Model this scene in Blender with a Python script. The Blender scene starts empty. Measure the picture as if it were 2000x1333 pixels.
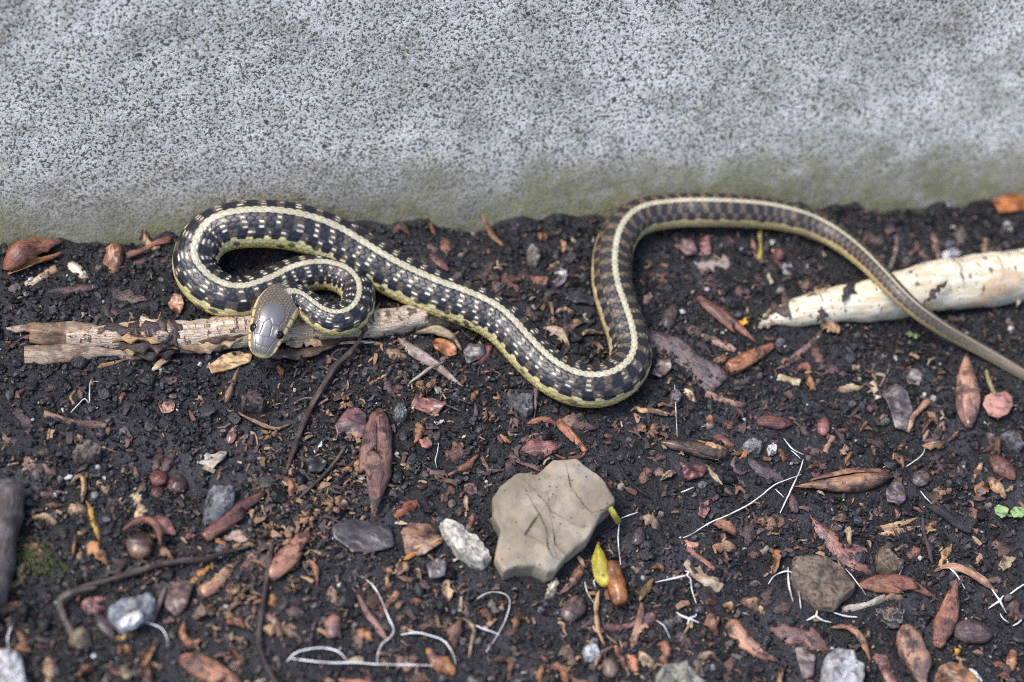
import bpy, math, random
import numpy as np

# ------------------------------------------------------------------ camera, sky, sun, exposure
scene = bpy.context.scene
col = scene.collection
MM = 0.001
IMG_W, IMG_H = 2000.0, 1333.0
FOCAL, SENSOR = 70.0, 36.0
FPX = FOCAL / SENSOR * IMG_W
DIST = 0.933                       # metres from the lens to the middle of the bed
PITCH, LEAN = math.radians(55), math.radians(12)
_f = np.array([0, math.cos(PITCH), -math.sin(PITCH)])
_r0 = np.array([1.0, 0, 0])
_u0 = np.array([0, math.sin(PITCH), math.cos(PITCH)])
CR = _r0 * math.cos(LEAN) + _u0 * math.sin(LEAN)
CU = _u0 * math.cos(LEAN) - _r0 * math.sin(LEAN)
CAM = -_f * DIST

def P(px, py, z=0.0):
    """where the sight line through a point of the photograph meets the level z (metres)"""
    d = _f + (px - IMG_W / 2) / FPX * CR - (py - IMG_H / 2) / FPX * CU
    return CAM + d * ((z - CAM[2]) / d[2])

def Pv(px, py, z=0.0):
    d = _f + ((px - IMG_W / 2) / FPX)[..., None] * CR - ((py - IMG_H / 2) / FPX)[..., None] * CU
    return CAM + d * ((z - CAM[2]) / d[..., 2])[..., None]

cam_data = bpy.data.cameras.new('camera')
cam = bpy.data.objects.new('camera', cam_data)
col.objects.link(cam)
cam_data.lens, cam_data.sensor_width = FOCAL, SENSOR
cam_data.clip_start, cam_data.clip_end = 0.01, 500
from mathutils import Matrix, Vector
m = Matrix(((CR[0], CU[0], -_f[0], CAM[0]), (CR[1], CU[1], -_f[1], CAM[1]), (CR[2], CU[2], -_f[2], CAM[2]), (0, 0, 0, 1)))
cam.matrix_world = m
cam_data.dof.use_dof = True
cam_data.dof.focus_distance = float((P(740, 780, 0.006) - CAM) @ _f)
cam_data.dof.aperture_fstop = 3.4
scene.camera = cam

SUN_EL, SUN_AZ = math.radians(60), math.radians(-105)      # azimuth measured from +y (towards the wall) to +x
world = bpy.data.worlds.new('World')
scene.world = world
world.use_nodes = True
wn = world.node_tree
sky = wn.nodes.new('ShaderNodeTexSky')
sky.sky_type = 'NISHITA'
sky.sun_disc = False
sky.sun_elevation = SUN_EL
sky.sun_rotation = SUN_AZ
sky.air_density, sky.dust_density, sky.ozone_density = 1.0, 3.0, 1.0
bg = wn.nodes['Background']
bg.inputs['Strength'].default_value = 0.12
wn.links.new(sky.outputs['Color'], bg.inputs['Color'])
sun_data = bpy.data.lights.new('sun', 'SUN')
sun_data.energy = 1.25
sun_data.angle = math.radians(20)
sun_data.color = (1.0, 0.975, 0.95)
sun = bpy.data.objects.new('sun', sun_data)
col.objects.link(sun)
sd = Vector((math.cos(SUN_EL) * math.sin(SUN_AZ), math.cos(SUN_EL) * math.cos(SUN_AZ), math.sin(SUN_EL)))
sun.rotation_euler = (-sd).to_track_quat('-Z', 'Y').to_euler()
sun.location = sd * 3
vs = scene.view_settings
vs.view_transform = 'Standard'
vs.look = 'None'
vs.exposure = 1.35
vs.gamma = 1.0
vs.use_curve_mapping = False
scene.render.engine = 'CYCLES'
scene.cycles.use_denoising = False
scene.cycles.max_bounces = 6
scene.cycles.filter_width = 1.0

rng = np.random.default_rng(7)
random.seed(7)

# ------------------------------------------------------------------ noise
def _hash(ix, iy, iz, seed):
    h = (ix.astype(np.int64) * 374761393 + iy.astype(np.int64) * 668265263 + iz.astype(np.int64) * 2147483647 + seed * 974634777) & 0xFFFFFFFF
    h = ((h ^ (h >> 13)) * 1274126177) & 0xFFFFFFFF
    h = ((h ^ (h >> 16)) * 2246822519) & 0xFFFFFFFF
    return ((h ^ (h >> 15)) & 0xFFFFFF) / float(0xFFFFFF)

def noise3(x, y, z, seed=0):
    """value noise in -1..1"""
    x, y, z = np.broadcast_arrays(np.asarray(x, float), np.asarray(y, float), np.asarray(z, float))
    x0, y0, z0 = np.floor(x), np.floor(y), np.floor(z)
    fx, fy, fz = x - x0, y - y0, z - z0
    fx, fy, fz = [f * f * f * (f * (f * 6 - 15) + 10) for f in (fx, fy, fz)]
    x0, y0, z0 = x0.astype(np.int64), y0.astype(np.int64), z0.astype(np.int64)
    r = 0
    for dx in (0, 1):
        wx = fx if dx else 1 - fx
        for dy in (0, 1):
            wy = fy if dy else 1 - fy
            for dz in (0, 1):
                wz = fz if dz else 1 - fz
                r = r + wx * wy * wz * _hash(x0 + dx, y0 + dy, z0 + dz, seed)
    return r * 2 - 1

def fbm(x, y, z, seed=0, octaves=4, gain=0.5):
    a, s, t = 1.0, 0, 0
    for o in range(octaves):
        s = s + a * noise3(x * 2 ** o, y * 2 ** o, z * 2 ** o, seed + o)
        t += a
        a *= gain
    return s / t

def smooth(a, b, x):
    t = np.clip((x - a) / (b - a), 0, 1)
    return t * t * (3 - 2 * t)

# ------------------------------------------------------------------ the wall's line and the lie of the soil
WA, WB = P(0, 490), P(2000, 394)
BATTER = math.tan(math.radians(20))                   # the wall leans back
WD = (WB - WA) / np.linalg.norm(WB - WA)              # along the wall
WN = np.array([WD[1], -WD[0], 0.0])                   # out of the wall, towards the bed

def wall_dist(x, y):
    return (x - WA[0]) * WN[0] + (y - WA[1]) * WN[1]

def gz(x, y):
    """height of the soil, metres"""
    x, y = np.asarray(x, float), np.asarray(y, float)
    near = np.exp(-((x / 0.6) ** 2 + (y / 0.6) ** 2) ** 2)
    h = 2.4 * fbm(x / .05, y / .05, 0.3, 11, 3) + 2.0 * fbm(x / .014, y / .014, 1.7, 21, 3)
    d = wall_dist(x, y)
    h = h + (3.5 + 3.5 * noise3(x / .03, y / .03, 0, 5) + 3.5 * noise3(x / .009, y / .009, 0, 6)) * np.exp(-np.clip(d, 0, 1) / .010)
    bx = P(500, 462)
    h = h + 6.0 * np.exp(-((x - bx[0]) / .055) ** 2) * np.exp(-(np.clip(d, 0, 1) / .020) ** 2)
    return h * MM * near

def gz1(x, y):
    return float(gz(np.array([x]), np.array([y]))[0])

# ------------------------------------------------------------------ materials
def new_mat(name):
    mt = bpy.data.materials.new(name)
    mt.use_nodes = True
    nt = mt.node_tree
    return mt, nt, nt.nodes['Principled BSDF']

class NT:
    """short hand for wiring nodes"""
    def __init__(s, nt):
        s.nt = nt
    def node(s, t, **kw):
        n = s.nt.nodes.new(t)
        for k, v in kw.items():
            setattr(n, k, v)
        return n
    def set(s, sock, v):
        if hasattr(v, 'is_output') or isinstance(v, bpy.types.NodeSocket):
            s.nt.links.new(v, sock)
        else:
            sock.default_value = v
    def noise(s, vec, scale, detail=3, rough=.55, dist=0.0):
        n = s.node('ShaderNodeTexNoise')
        s.set(n.inputs['Vector'], vec)
        n.inputs['Scale'].default_value = scale
        n.inputs['Detail'].default_value = detail
        n.inputs['Roughness'].default_value = rough
        n.inputs['Distortion'].default_value = dist
        return n.outputs['Fac']
    def voro(s, vec, scale, feature='F1', rnd=1.0):
        n = s.node('ShaderNodeTexVoronoi', feature=feature)
        s.set(n.inputs['Vector'], vec)
        n.inputs['Scale'].default_value = scale
        n.inputs['Randomness'].default_value = rnd
        return n.outputs['Distance']
    def ramp(s, fac, a, b, lo=0.0, hi=1.0):
        n = s.node('ShaderNodeMapRange', clamp=True, interpolation_type='SMOOTHSTEP')
        s.set(n.inputs['Value'], fac)
        n.inputs['From Min'].default_value, n.inputs['From Max'].default_value = a, b
        n.inputs['To Min'].default_value, n.inputs['To Max'].default_value = lo, hi
        return n.outputs['Result']
    def mix(s, fac, a, b, blend='MIX'):
        n = s.node('ShaderNodeMix', data_type='RGBA', blend_type=blend, clamp_factor=True)
        s.set(n.inputs[0], fac)
        s.set(n.inputs[6], a)
        s.set(n.inputs[7], b)
        return n.outputs[2]
    def math(s, op, a, b=0.0):
        n = s.node('ShaderNodeMath', operation=op)
        s.set(n.inputs[0], a)
        s.set(n.inputs[1], b)
        return n.outputs[0]
    def coord(s, out='Object'):
        return s.node('ShaderNodeTexCoord').outputs[out]
    def scale(s, vec, sc):
        n = s.node('ShaderNodeMapping')
        s.set(n.inputs['Vector'], vec)
        n.inputs['Scale'].default_value = sc
        return n.outputs[0]
    def bump(s, h, dist, strength=1.0, normal=None):
        n = s.node('ShaderNodeBump')
        s.set(n.inputs['Height'], h)
        n.inputs['Distance'].default_value = dist
        n.inputs['Strength'].default_value = strength
        if normal is not None:
            s.set(n.inputs['Normal'], normal)
        return n.outputs[0]

def c4(c, k=1.0):
    return (c[0] * k, c[1] * k, c[2] * k, 1.0)

MAT = {}
# concrete
mt, nt, bs = new_mat('weathered_concrete')
N = NT(nt)
co = N.coord()
big = N.noise(co, 8, 4, .55)
med = N.noise(co, 45, 4, .6)
spk = N.noise(co, 640, 3, .68)
spk2 = N.noise(co, 1000, 2, .6)
cbase = N.mix(N.ramp(big, .38, .64), c4((.47, .455, .415)), c4((.66, .645, .605)))
cbase = N.mix(N.ramp(med, .45, .66, 0, .55), cbase, c4((.26, .23, .185)))
cbase = N.mix(N.ramp(N.noise(co, 75, 4, .55), .58, .76, 0, .6), cbase, c4((.76, .75, .72)))
thr = N.math('ADD', N.math('MULTIPLY', spk, .62), N.math('MULTIPLY', spk2, .38))
cs = N.mix(N.ramp(thr, .50, .43, 0, .95), cbase, c4((.075, .068, .060)))
cs = N.mix(N.ramp(thr, .54, .62, 0, .55), cs, c4((.78, .78, .80)))
pit = N.voro(co, 62)
cs = N.mix(N.ramp(pit, .095, .06, 0, .9), cs, c4((.035, .033, .035)))
sep = N.node('ShaderNodeSeparateXYZ')
N.set(sep.inputs[0], co)
hz = N.math('SUBTRACT', sep.outputs['Z'], N.math('MULTIPLY', N.noise(co, 30, 6, .68), .066))
damp = N.ramp(hz, .012, -.018)
cs = N.mix(N.math('MULTIPLY', damp, .72), cs, c4((.20, .185, .145)))
hz2 = N.math('SUBTRACT', sep.outputs['Z'], N.math('MULTIPLY', N.noise(co, 16, 6, .66), .092))
alg = N.math('MULTIPLY', N.ramp(hz2, -.012, -.040), N.ramp(N.noise(co, 160, 4, .65), .34, .60))
cs = N.mix(N.math('MULTIPLY', alg, .62), cs, c4((.150, .155, .045)))
patch = N.math('MULTIPLY', N.ramp(N.noise(co, 16, 3, .5), .60, .74), N.ramp(sep.outputs['Z'], .11, .02))
cs = N.mix(N.math('MULTIPLY', patch, .25), cs, c4((.20, .22, .10)))
N.set(bs.inputs['Base Color'], cs)
bs.inputs['Roughness'].default_value = .93
bs.inputs['Specular IOR Level'].default_value = .25
N.set(bs.inputs['Normal'], N.bump(thr, .0009, .8, N.bump(med, .004, .5)))
MAT['concrete'] = mt

# soil
mt, nt, bs = new_mat('dark_soil')
N = NT(nt)
co = N.coord()
a = N.noise(co, 60, 5, .6)
b = N.noise(co, 420, 4, .65)
s = N.mix(N.ramp(a, .35, .65), c4((.0062, .0062, .0074)), c4((.0165, .0163, .0195)))
s = N.mix(N.ramp(N.noise(co, 26, 4, .6, .4), .50, .66, 0, .85), s, c4((.040, .040, .050)))
s = N.mix(N.ramp(b, .40, .70, 0, .7), s, c4((.026, .025, .0275)))
s = N.mix(N.ramp(N.voro(co, 330), .13, .08, 0, .7), s, c4((.14, .125, .11)))
N.set(bs.inputs['Base Color'], s)
bs.inputs['Roughness'].default_value = .50
bs.inputs['Specular IOR Level'].default_value = .32
N.set(bs.inputs['Normal'], N.bump(b, .0020, 1.0))
MAT['soil'] = mt

# everything coloured per vertex (soil crumbs, grit, snake)
def attr_mat(name, rough, bump_scale, bump_d, spec=.5, var=.25):
    mt, nt, bs = new_mat(name)
    N = NT(nt)
    at = N.node('ShaderNodeAttribute', attribute_name='tint')
    co = N.coord()
    n = N.noise(co, bump_scale, 3, .6)
    N.set(bs.inputs['Base Color'], N.mix(N.ramp(n, .3, .7, var, 0), at.outputs['Color'], c4((0, 0, 0))))
    bs.inputs['Roughness'].default_value = rough
    bs.inputs['Specular IOR Level'].default_value = spec
    N.set(bs.inputs['Normal'], N.bump(n, bump_d, .7))
    return mt
MAT['crumb'] = attr_mat('soil_crumb', .42, 900, .0008, .36, .5)
MAT['chip'] = attr_mat('plant_scrap', .6, 700, .0004, .4, .4)
MAT['snake'] = attr_mat('snake_skin', .36, 2600, .00006, .5, .10)
nt = MAT['snake'].node_tree
bs = nt.nodes['Principled BSDF']
at = nt.nodes.new('ShaderNodeAttribute')
at.attribute_name = 'gloss'
nt.links.new(at.outputs['Fac'], bs.inputs['Roughness'])
at = nt.nodes.new('ShaderNodeAttribute')
at.attribute_name = 'sheen'
nt.links.new(at.outputs['Fac'], bs.inputs['Coat Weight'])
bs.inputs['Coat Roughness'].default_value = .16
bs.inputs['Coat IOR'].default_value = 1.7

# pieces with their own object colour
def obj_mat(name, rough=.55, spec=.45, streak=True, dirt=.75, fleck=(.02, .017, .016), coat=0.0, contrast=.55, shade=(.40, .36, .46)):
    mt, nt, bs = new_mat(name)
    N = NT(nt)
    oi = N.node('ShaderNodeObjectInfo')
    uv = N.coord('UV')
    co = N.coord()
    rv = N.node('ShaderNodeVectorMath', operation='ADD')
    N.set(rv.inputs[0], co)
    N.set(rv.inputs[1], oi.outputs['Location'])
    if streak:
        f = N.noise(N.scale(uv, (3, 26, 1)), 1.0, 4, .65, .6)
    else:
        f = N.noise(rv.outputs[0], 500, 4, .65)
    dk = N.mix(1.0, oi.outputs['Color'], c4((.26, .22, .24)), 'MULTIPLY')
    lt = N.mix(.36, N.mix(1.0, oi.outputs['Color'], c4((1.25, 1.2, 1.15)), 'MULTIPLY'), c4((.70, .50, .31)))
    pz = N.noise(rv.outputs[0], 95, 3, .6, .4)
    two = N.mix(1.0, oi.outputs['Color'], c4(shade), 'MULTIPLY')
    base = N.mix(N.ramp(pz, .44, .60), oi.outputs['Color'], two)
    c = N.mix(N.ramp(f, .34, .52), dk, base)
    c = N.mix(N.ramp(f, .54, .78, 0, contrast), c, lt)
    pt = N.noise(rv.outputs[0], 170, 4, .6)
    c = N.mix(N.ramp(pt, .52, .62, 0, dirt), c, c4(fleck))
    sp = N.noise(rv.outputs[0], 1100, 2, .5)
    c = N.mix(N.ramp(sp, .62, .70, 0, .4), c, c4(fleck))
    N.set(bs.inputs['Base Color'], c)
    bs.inputs['Roughness'].default_value = rough
    bs.inputs['Specular IOR Level'].default_value = spec
    bs.inputs['Coat Weight'].default_value = coat
    bs.inputs['Coat Roughness'].default_value = .18
    N.set(bs.inputs['Normal'], N.bump(f, .0005, .8, N.bump(pt, .0008, .5)))
    return mt
MAT['litter'] = obj_mat('dry_plant_litter', .38, .55, True, .80, contrast=.95)
MAT['clean'] = obj_mat('clean_plant_tissue', .45, .5, True, .18, contrast=.3, shade=(.72, .66, .60))
MAT['glossy'] = obj_mat('glossy_husk', .34, .5, True, .60, coat=.22)
MAT['stone'] = obj_mat('stone', .80, .3, False, .35, (.07, .062, .055), contrast=.7, shade=(.62, .60, .58))
MAT['wood'] = obj_mat('weathered_wood', .68, .35, True, .55, (.04, .030, .027), contrast=.6, shade=(.55, .46, .40))
MAT['twig'] = obj_mat('dark_twig', .7, .35, True, .4, (.03, .025, .025))

# the cracked tan rock
mt, nt, bs = new_mat('tan_rock')
N = NT(nt)
co = N.coord()
a = N.noise(co, 48, 5, .6, .3)
b = N.noise(co, 260, 4, .6)
w = N.mix(N.ramp(a, .36, .66), c4((.165, .138, .100)), c4((.285, .250, .195)))
w = N.mix(N.ramp(N.noise(co, 70, 3, .5), .58, .72, 0, .5), w, c4((.31, .21, .13)))
w = N.mix(N.ramp(N.noise(co, 55, 3, .5, .5), .58, .70, 0, .6), w, c4((.19, .178, .172)))
w = N.mix(N.ramp(b, .42, .30, 0, .5), w, c4((.12, .10, .08)))
w = N.mix(N.ramp(N.voro(co, 210), .13, .07, 0, .85), w, c4((.045, .04, .042)))
N.set(bs.inputs['Base Color'], w)
bs.inputs['Roughness'].default_value = .82
bs.inputs['Specular IOR Level'].default_value = .3
N.set(bs.inputs['Normal'], N.bump(b, .0007, .8, N.bump(a, .004, .6)))
MAT['rock'] = mt

# pale rotten stick: wood with torn dark bark left on it
mt, nt, bs = new_mat('peeling_stick')
N = NT(nt)
uv = N.coord('UV')
co = N.coord()
f = N.noise(N.scale(uv, (7, 40, 1)), 1.0, 5, .65, .8)
w = N.mix(N.ramp(f, .33, .55), c4((.17, .11, .072)), c4((.52, .43, .335)))
w = N.mix(N.ramp(f, .55, .75, 0, .8), w, c4((.72, .65, .56)))
bk = N.noise(N.scale(uv, (11, 3.2, 1)), 1.0, 4, .6, .3)
w = N.mix(N.ramp(bk, .565, .60, 0, .93), w, N.mix(N.noise(co, 350, 3), c4((.018, .012, .014)), c4((.115, .062, .045))))
yl = N.noise(N.scale(uv, (14, 5, 1)), 1.0, 2, .5, .2)
w = N.mix(N.ramp(yl, .60, .66, 0, .55), w, c4((.50, .31, .12)))
w = N.mix(N.ramp(N.noise(co, 800, 3, .6), .60, .68, 0, .75), w, c4((.022, .018, .018)))
N.set(bs.inputs['Base Color'], w)
bs.inputs['Roughness'].default_value = .66
N.set(bs.inputs['Normal'], N.bump(f, .0011, .9, N.bump(bk, .0012, .5)))
MAT['stick'] = mt

# peeled white root
mt, nt, bs = new_mat('peeled_root')
N = NT(nt)
uv = N.coord('UV')
co = N.coord()
f = N.noise(N.scale(uv, (4, 14, 1)), 1.0, 4, .6, .4)
w = N.mix(N.ramp(f, .35, .7), c4((.48, .40, .265)), c4((.66, .62, .52)))
w = N.mix(N.ramp(N.noise(co, 42, 4, .6), .56, .68, 0, .75), w, c4((.43, .27, .15)))
w = N.mix(N.ramp(N.noise(N.scale(uv, (16, 5, 1)), 1.0, 3, .6), .60, .64, 0, .9), w, c4((.030, .026, .024)))
w = N.mix(N.ramp(N.noise(co, 480, 3, .6), .66, .70, 0, .85), w, c4((.035, .03, .028)))
N.set(bs.inputs['Base Color'], w)
bs.inputs['Roughness'].default_value = .42
N.set(bs.inputs['Normal'], N.bump(f, .0006, .5))
MAT['root'] = mt

# fine white rootlets
mt, nt, bs = new_mat('white_rootlet')
N = NT(nt)
N.set(bs.inputs['Base Color'], N.mix(N.ramp(N.noise(N.coord(), 130, 4, .6), .47, .66, 0, .85), c4((.60, .60, .60)), c4((.20, .16, .125))))
bs.inputs['Roughness'].default_value = .45
MAT['thread'] = mt

def flat_mat(name, c, rough, spec=.5):
    mt, nt, bs = new_mat(name)
    N = NT(nt)
    N.set(bs.inputs['Base Color'], N.mix(N.ramp(N.noise(N.coord(), 600, 2), .3, .7), c4(c, .75), c4(c)))
    bs.inputs['Roughness'].default_value = rough
    bs.inputs['Specular IOR Level'].default_value = spec
    return mt
MAT['eye'] = flat_mat('snake_eye', (.012, .007, .005), .10, .3)
MAT['pupil'] = flat_mat('snake_pupil', (.003, .003, .004), .06, .3)
MAT['moss'] = flat_mat('moss_leaf', (.085, .115, .018), .7)

# ------------------------------------------------------------------ mesh helpers
def mesh_np(name, verts, faces, smooth_shade=True):
    """faces: (n,3) or (n,4) integer array"""
    me = bpy.data.meshes.new(name)
    faces = np.asarray(faces, np.int32)
    k = faces.shape[1]
    me.vertices.add(len(verts))
    me.vertices.foreach_set('co', np.asarray(verts, np.float32).ravel())
    me.loops.add(faces.size)
    me.loops.foreach_set('vertex_index', faces.ravel())
    me.polygons.add(len(faces))
    me.polygons.foreach_set('loop_start', np.arange(0, faces.size, k, dtype=np.int32))
    me.polygons.foreach_set('use_smooth', np.full(len(faces), smooth_shade))
    me.update(calc_edges=True)
    return me

def link(name, me, mat, parent=None, color=None):
    o = bpy.data.objects.new(name, me)
    col.objects.link(o)
    if me is not None and mat is not None and not me.materials:
        me.materials.append(mat)
    if color is not None:
        o.color = (color[0], color[1], color[2], 1)
    if parent is not None:
        o.parent = parent
    return o

def tag(o, label, cat, group=None, kind=None):
    if label: o['label'] = label
    if cat: o['category'] = cat
    if group: o['group'] = group
    if kind: o['kind'] = kind
    return o

def empty(name, loc):
    o = bpy.data.objects.new(name, None)
    o.empty_display_size = .01
    o.location = loc
    col.objects.link(o)
    return o

def set_attr(me, name, data, kind='FLOAT_COLOR'):
    a = me.attributes.new(name, kind, 'POINT')
    a.data.foreach_set('color' if kind == 'FLOAT_COLOR' else 'value', np.asarray(data, np.float32).ravel())

FOOT = []                                             # footprints (x, y, radius) kept clear of large crumbs
def foot(pts, r):
    for p in pts:
        FOOT.append((float(p[0]), float(p[1]), float(r)))

def grid_faces(nu, nv, close_v=False, off=0):
    i = np.arange(nu - 1)[:, None]
    j = np.arange(nv if close_v else nv - 1)[None, :]
    jn = (j + 1) % nv
    f = np.stack([i * nv + j, i * nv + jn, (i + 1) * nv + jn, (i + 1) * nv + j], -1).reshape(-1, 4)
    return f + off

def resample(pts, n):
    """smooth (Catmull-Rom) resampling of a polyline by arc length; pts (k, d)"""
    pts = np.asarray(pts, float)
    if len(pts) == 2:
        t = np.linspace(0, 1, n)[:, None]
        return pts[0] * (1 - t) + pts[1] * t
    e = np.vstack([2 * pts[0] - pts[1], pts, 2 * pts[-1] - pts[-2]])
    out = []
    for i in range(1, len(e) - 2):
        p0, p1, p2, p3 = e[i - 1:i + 3]
        t = np.linspace(0, 1, 16, endpoint=False)[:, None]
        out.append(.5 * (2 * p1 + (p2 - p0) * t + (2 * p0 - 5 * p1 + 4 * p2 - p3) * t ** 2 + (3 * p1 - p0 - 3 * p2 + p3) * t ** 3))
    out = np.vstack(out + [pts[-1:]])
    s = np.r_[0, np.cumsum(np.linalg.norm(np.diff(out[:, :3], axis=0), axis=1))]
    q = np.linspace(0, s[-1], n)
    return np.stack([np.interp(q, s, out[:, k]) for k in range(out.shape[1])], 1)

def add_uv(me, uv):
    lay = me.uv_layers.new(name='UVMap')
    vi = np.empty(len(me.loops), np.int32)
    me.loops.foreach_get('vertex_index', vi)
    lay.data.foreach_set('uv', np.asarray(uv, np.float32)[vi].ravel())

def localise(v):
    """mesh about its own base point, so that every object stands at its place"""
    base = np.array([v[:, 0].mean(), v[:, 1].mean(), v[:, 2].min()])
    return v - base, base

_uid = [0]
def uid():
    _uid[0] += 1
    return _uid[0]

PROF = {
    'lance': lambda t: np.clip(np.sin(np.pi * np.clip(t * .94 + .03, 0, 1)), 0, 1) ** .75,
    'taper': lambda t: np.clip(1 - t, .05, 1) ** .7 * smooth(-.03, .10, t),
    'oval': lambda t: np.sqrt(np.clip(1 - (2 * t - 1) ** 2 * .98, 0, 1)),
    'blunt': lambda t: .88 + .12 * np.sin(t * 9),
    'tear': lambda t: np.clip(np.sin(np.pi * t ** .6), .04, 1) ** .8,
}

def strip_mesh(pts, width, prof='lance', curl=.6, arch=0.0, thick=.5, ragged=.15, z=0.0, tilt=0.0, n=17, mc=7, lift=0.0, crumple=None, bendy=.022):
    """a curled, tapering sheet with thickness along points of the photograph.
    width px; curl, arch, thick, z, lift in mm (curl > 0 humps up, < 0 makes a trough)"""
    u = uid()
    if crumple is None:
        crumple = float(np.clip(width / 20, .25, 1.0))
    z = z - .95
    pts = np.asarray(pts, float)
    if pts.shape[1] == 2:
        pts = np.c_[pts, np.zeros(len(pts))]
    n, mc = max(n, 9) if n > 7 else n, mc
    q = resample(pts, n)
    t = np.linspace(0, 1, n)
    ln_px = np.linalg.norm(q[-1, :2] - q[0, :2]) + width
    q[:, 0] += bendy * ln_px * noise3(t * 2.6 + u * 1.9, 0, u, 13)
    q[:, 1] += bendy * ln_px * noise3(t * 2.6 + u * 2.9, 5, u, 15)
    d = np.gradient(q[:, :2], axis=0)
    d /= np.linalg.norm(d, axis=1)[:, None] + 1e-9
    nrm = np.stack([-d[:, 1], d[:, 0]], 1)
    w = width * .5 * PROF[prof](t)
    c = np.linspace(-1, 1, mc)
    V = np.zeros((n, mc, 3))
    side = np.sign(c)[None, :]
    rag = 1 + ragged * (1.5 * noise3(t[:, None] * 5.5 + u + side * 7.7, 0, u * 3.1, 3) + 1.6 * noise3(t[:, None] * 13 + u + side * 3.3, 0, u * 1.1, 4))
    V[:, :, :2] = Pv(q[:, 0:1] + nrm[:, 0:1] * w[:, None] * c[None, :] * rag, q[:, 1:2] + nrm[:, 1:2] * w[:, None] * c[None, :] * rag, .0015 + np.clip(q[:, 2:3] + z + lift, 0, 40) * MM * np.ones((1, mc)))[..., :2]
    wn_ = np.clip(PROF[prof](t), .1, 1)[:, None]
    hump = (curl * (1 - c[None, :] ** 2) if curl >= 0 else -curl * c[None, :] ** 2) * wn_
    V[:, :, 2] = (hump + arch * (4 * t * (1 - t))[:, None] + tilt * c[None, :] * wn_ + q[:, 2:3] + z + lift
                  + crumple * (.8 * noise3(t[:, None] * 4.2 + u, c[None, :] * 1.3, u * 1.7, 9) + .5 * noise3(t[:, None] * 9 + u, c[None, :] * 2.6, u * 2.7, 10))
                  + crumple * 1.2 * c[None, :] * wn_ * noise3(t[:, None] * 2.2 + u, 0, u * .7, 12)) * MM
    g = gz(V[:, mc // 2, 0], V[:, mc // 2, 1])
    k = np.ones(5) / 5
    g = np.convolve(np.pad(g, 2, mode='edge'), k, 'valid')
    V[:, :, 2] += g[:, None] + .0008
    top = V.reshape(-1, 3)
    bot = top.copy()
    bot[:, 2] -= thick * MM
    verts = np.vstack([top, bot])
    nt_ = n * mc
    f = [grid_faces(n, mc), grid_faces(n, mc, off=nt_)[:, ::-1]]
    ring = np.r_[np.arange(mc), np.arange(1, n) * mc + mc - 1, (n - 1) * mc + np.arange(mc - 2, -1, -1), np.arange(n - 2, 0, -1) * mc]
    rn = np.roll(ring, -1)
    f.append(np.stack([ring, ring + nt_, rn + nt_, rn], 1))
    uvg = np.stack(np.meshgrid(t, (c + 1) / 2, indexing='ij'), -1).reshape(-1, 2)
    ln = np.linalg.norm(V[-1, mc // 2] - V[0, mc // 2])
    uvg = uvg * np.array([max(ln / .02, .3), 1.0]) + np.array([u * 1.37, u * .71])
    foot(V[:, mc // 2], width * .5 * .24 * MM * .8)
    return verts, np.vstack(f), np.vstack([uvg, uvg])

def finish(name, verts, faces, uv, mat, color, parent=None):
    if parent is None:
        v, base = localise(verts)
    else:
        base = np.array(parent.location)
        v = verts - base
    me = mesh_np(name, v, faces)
    if uv is not None:
        add_uv(me, uv)
    o = link(name, me, MAT[mat] if isinstance(mat, str) else mat, parent, color)
    if parent is None:
        o.location = base
    return o

def S(name, label, cat, pts, width, color, prof='lance', mat='litter', group=None, parent=None, **kw):
    o = finish(name, *strip_mesh(pts, width, prof, **kw), mat, color, parent)
    return o if parent else tag(o, label, cat, group)

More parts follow.
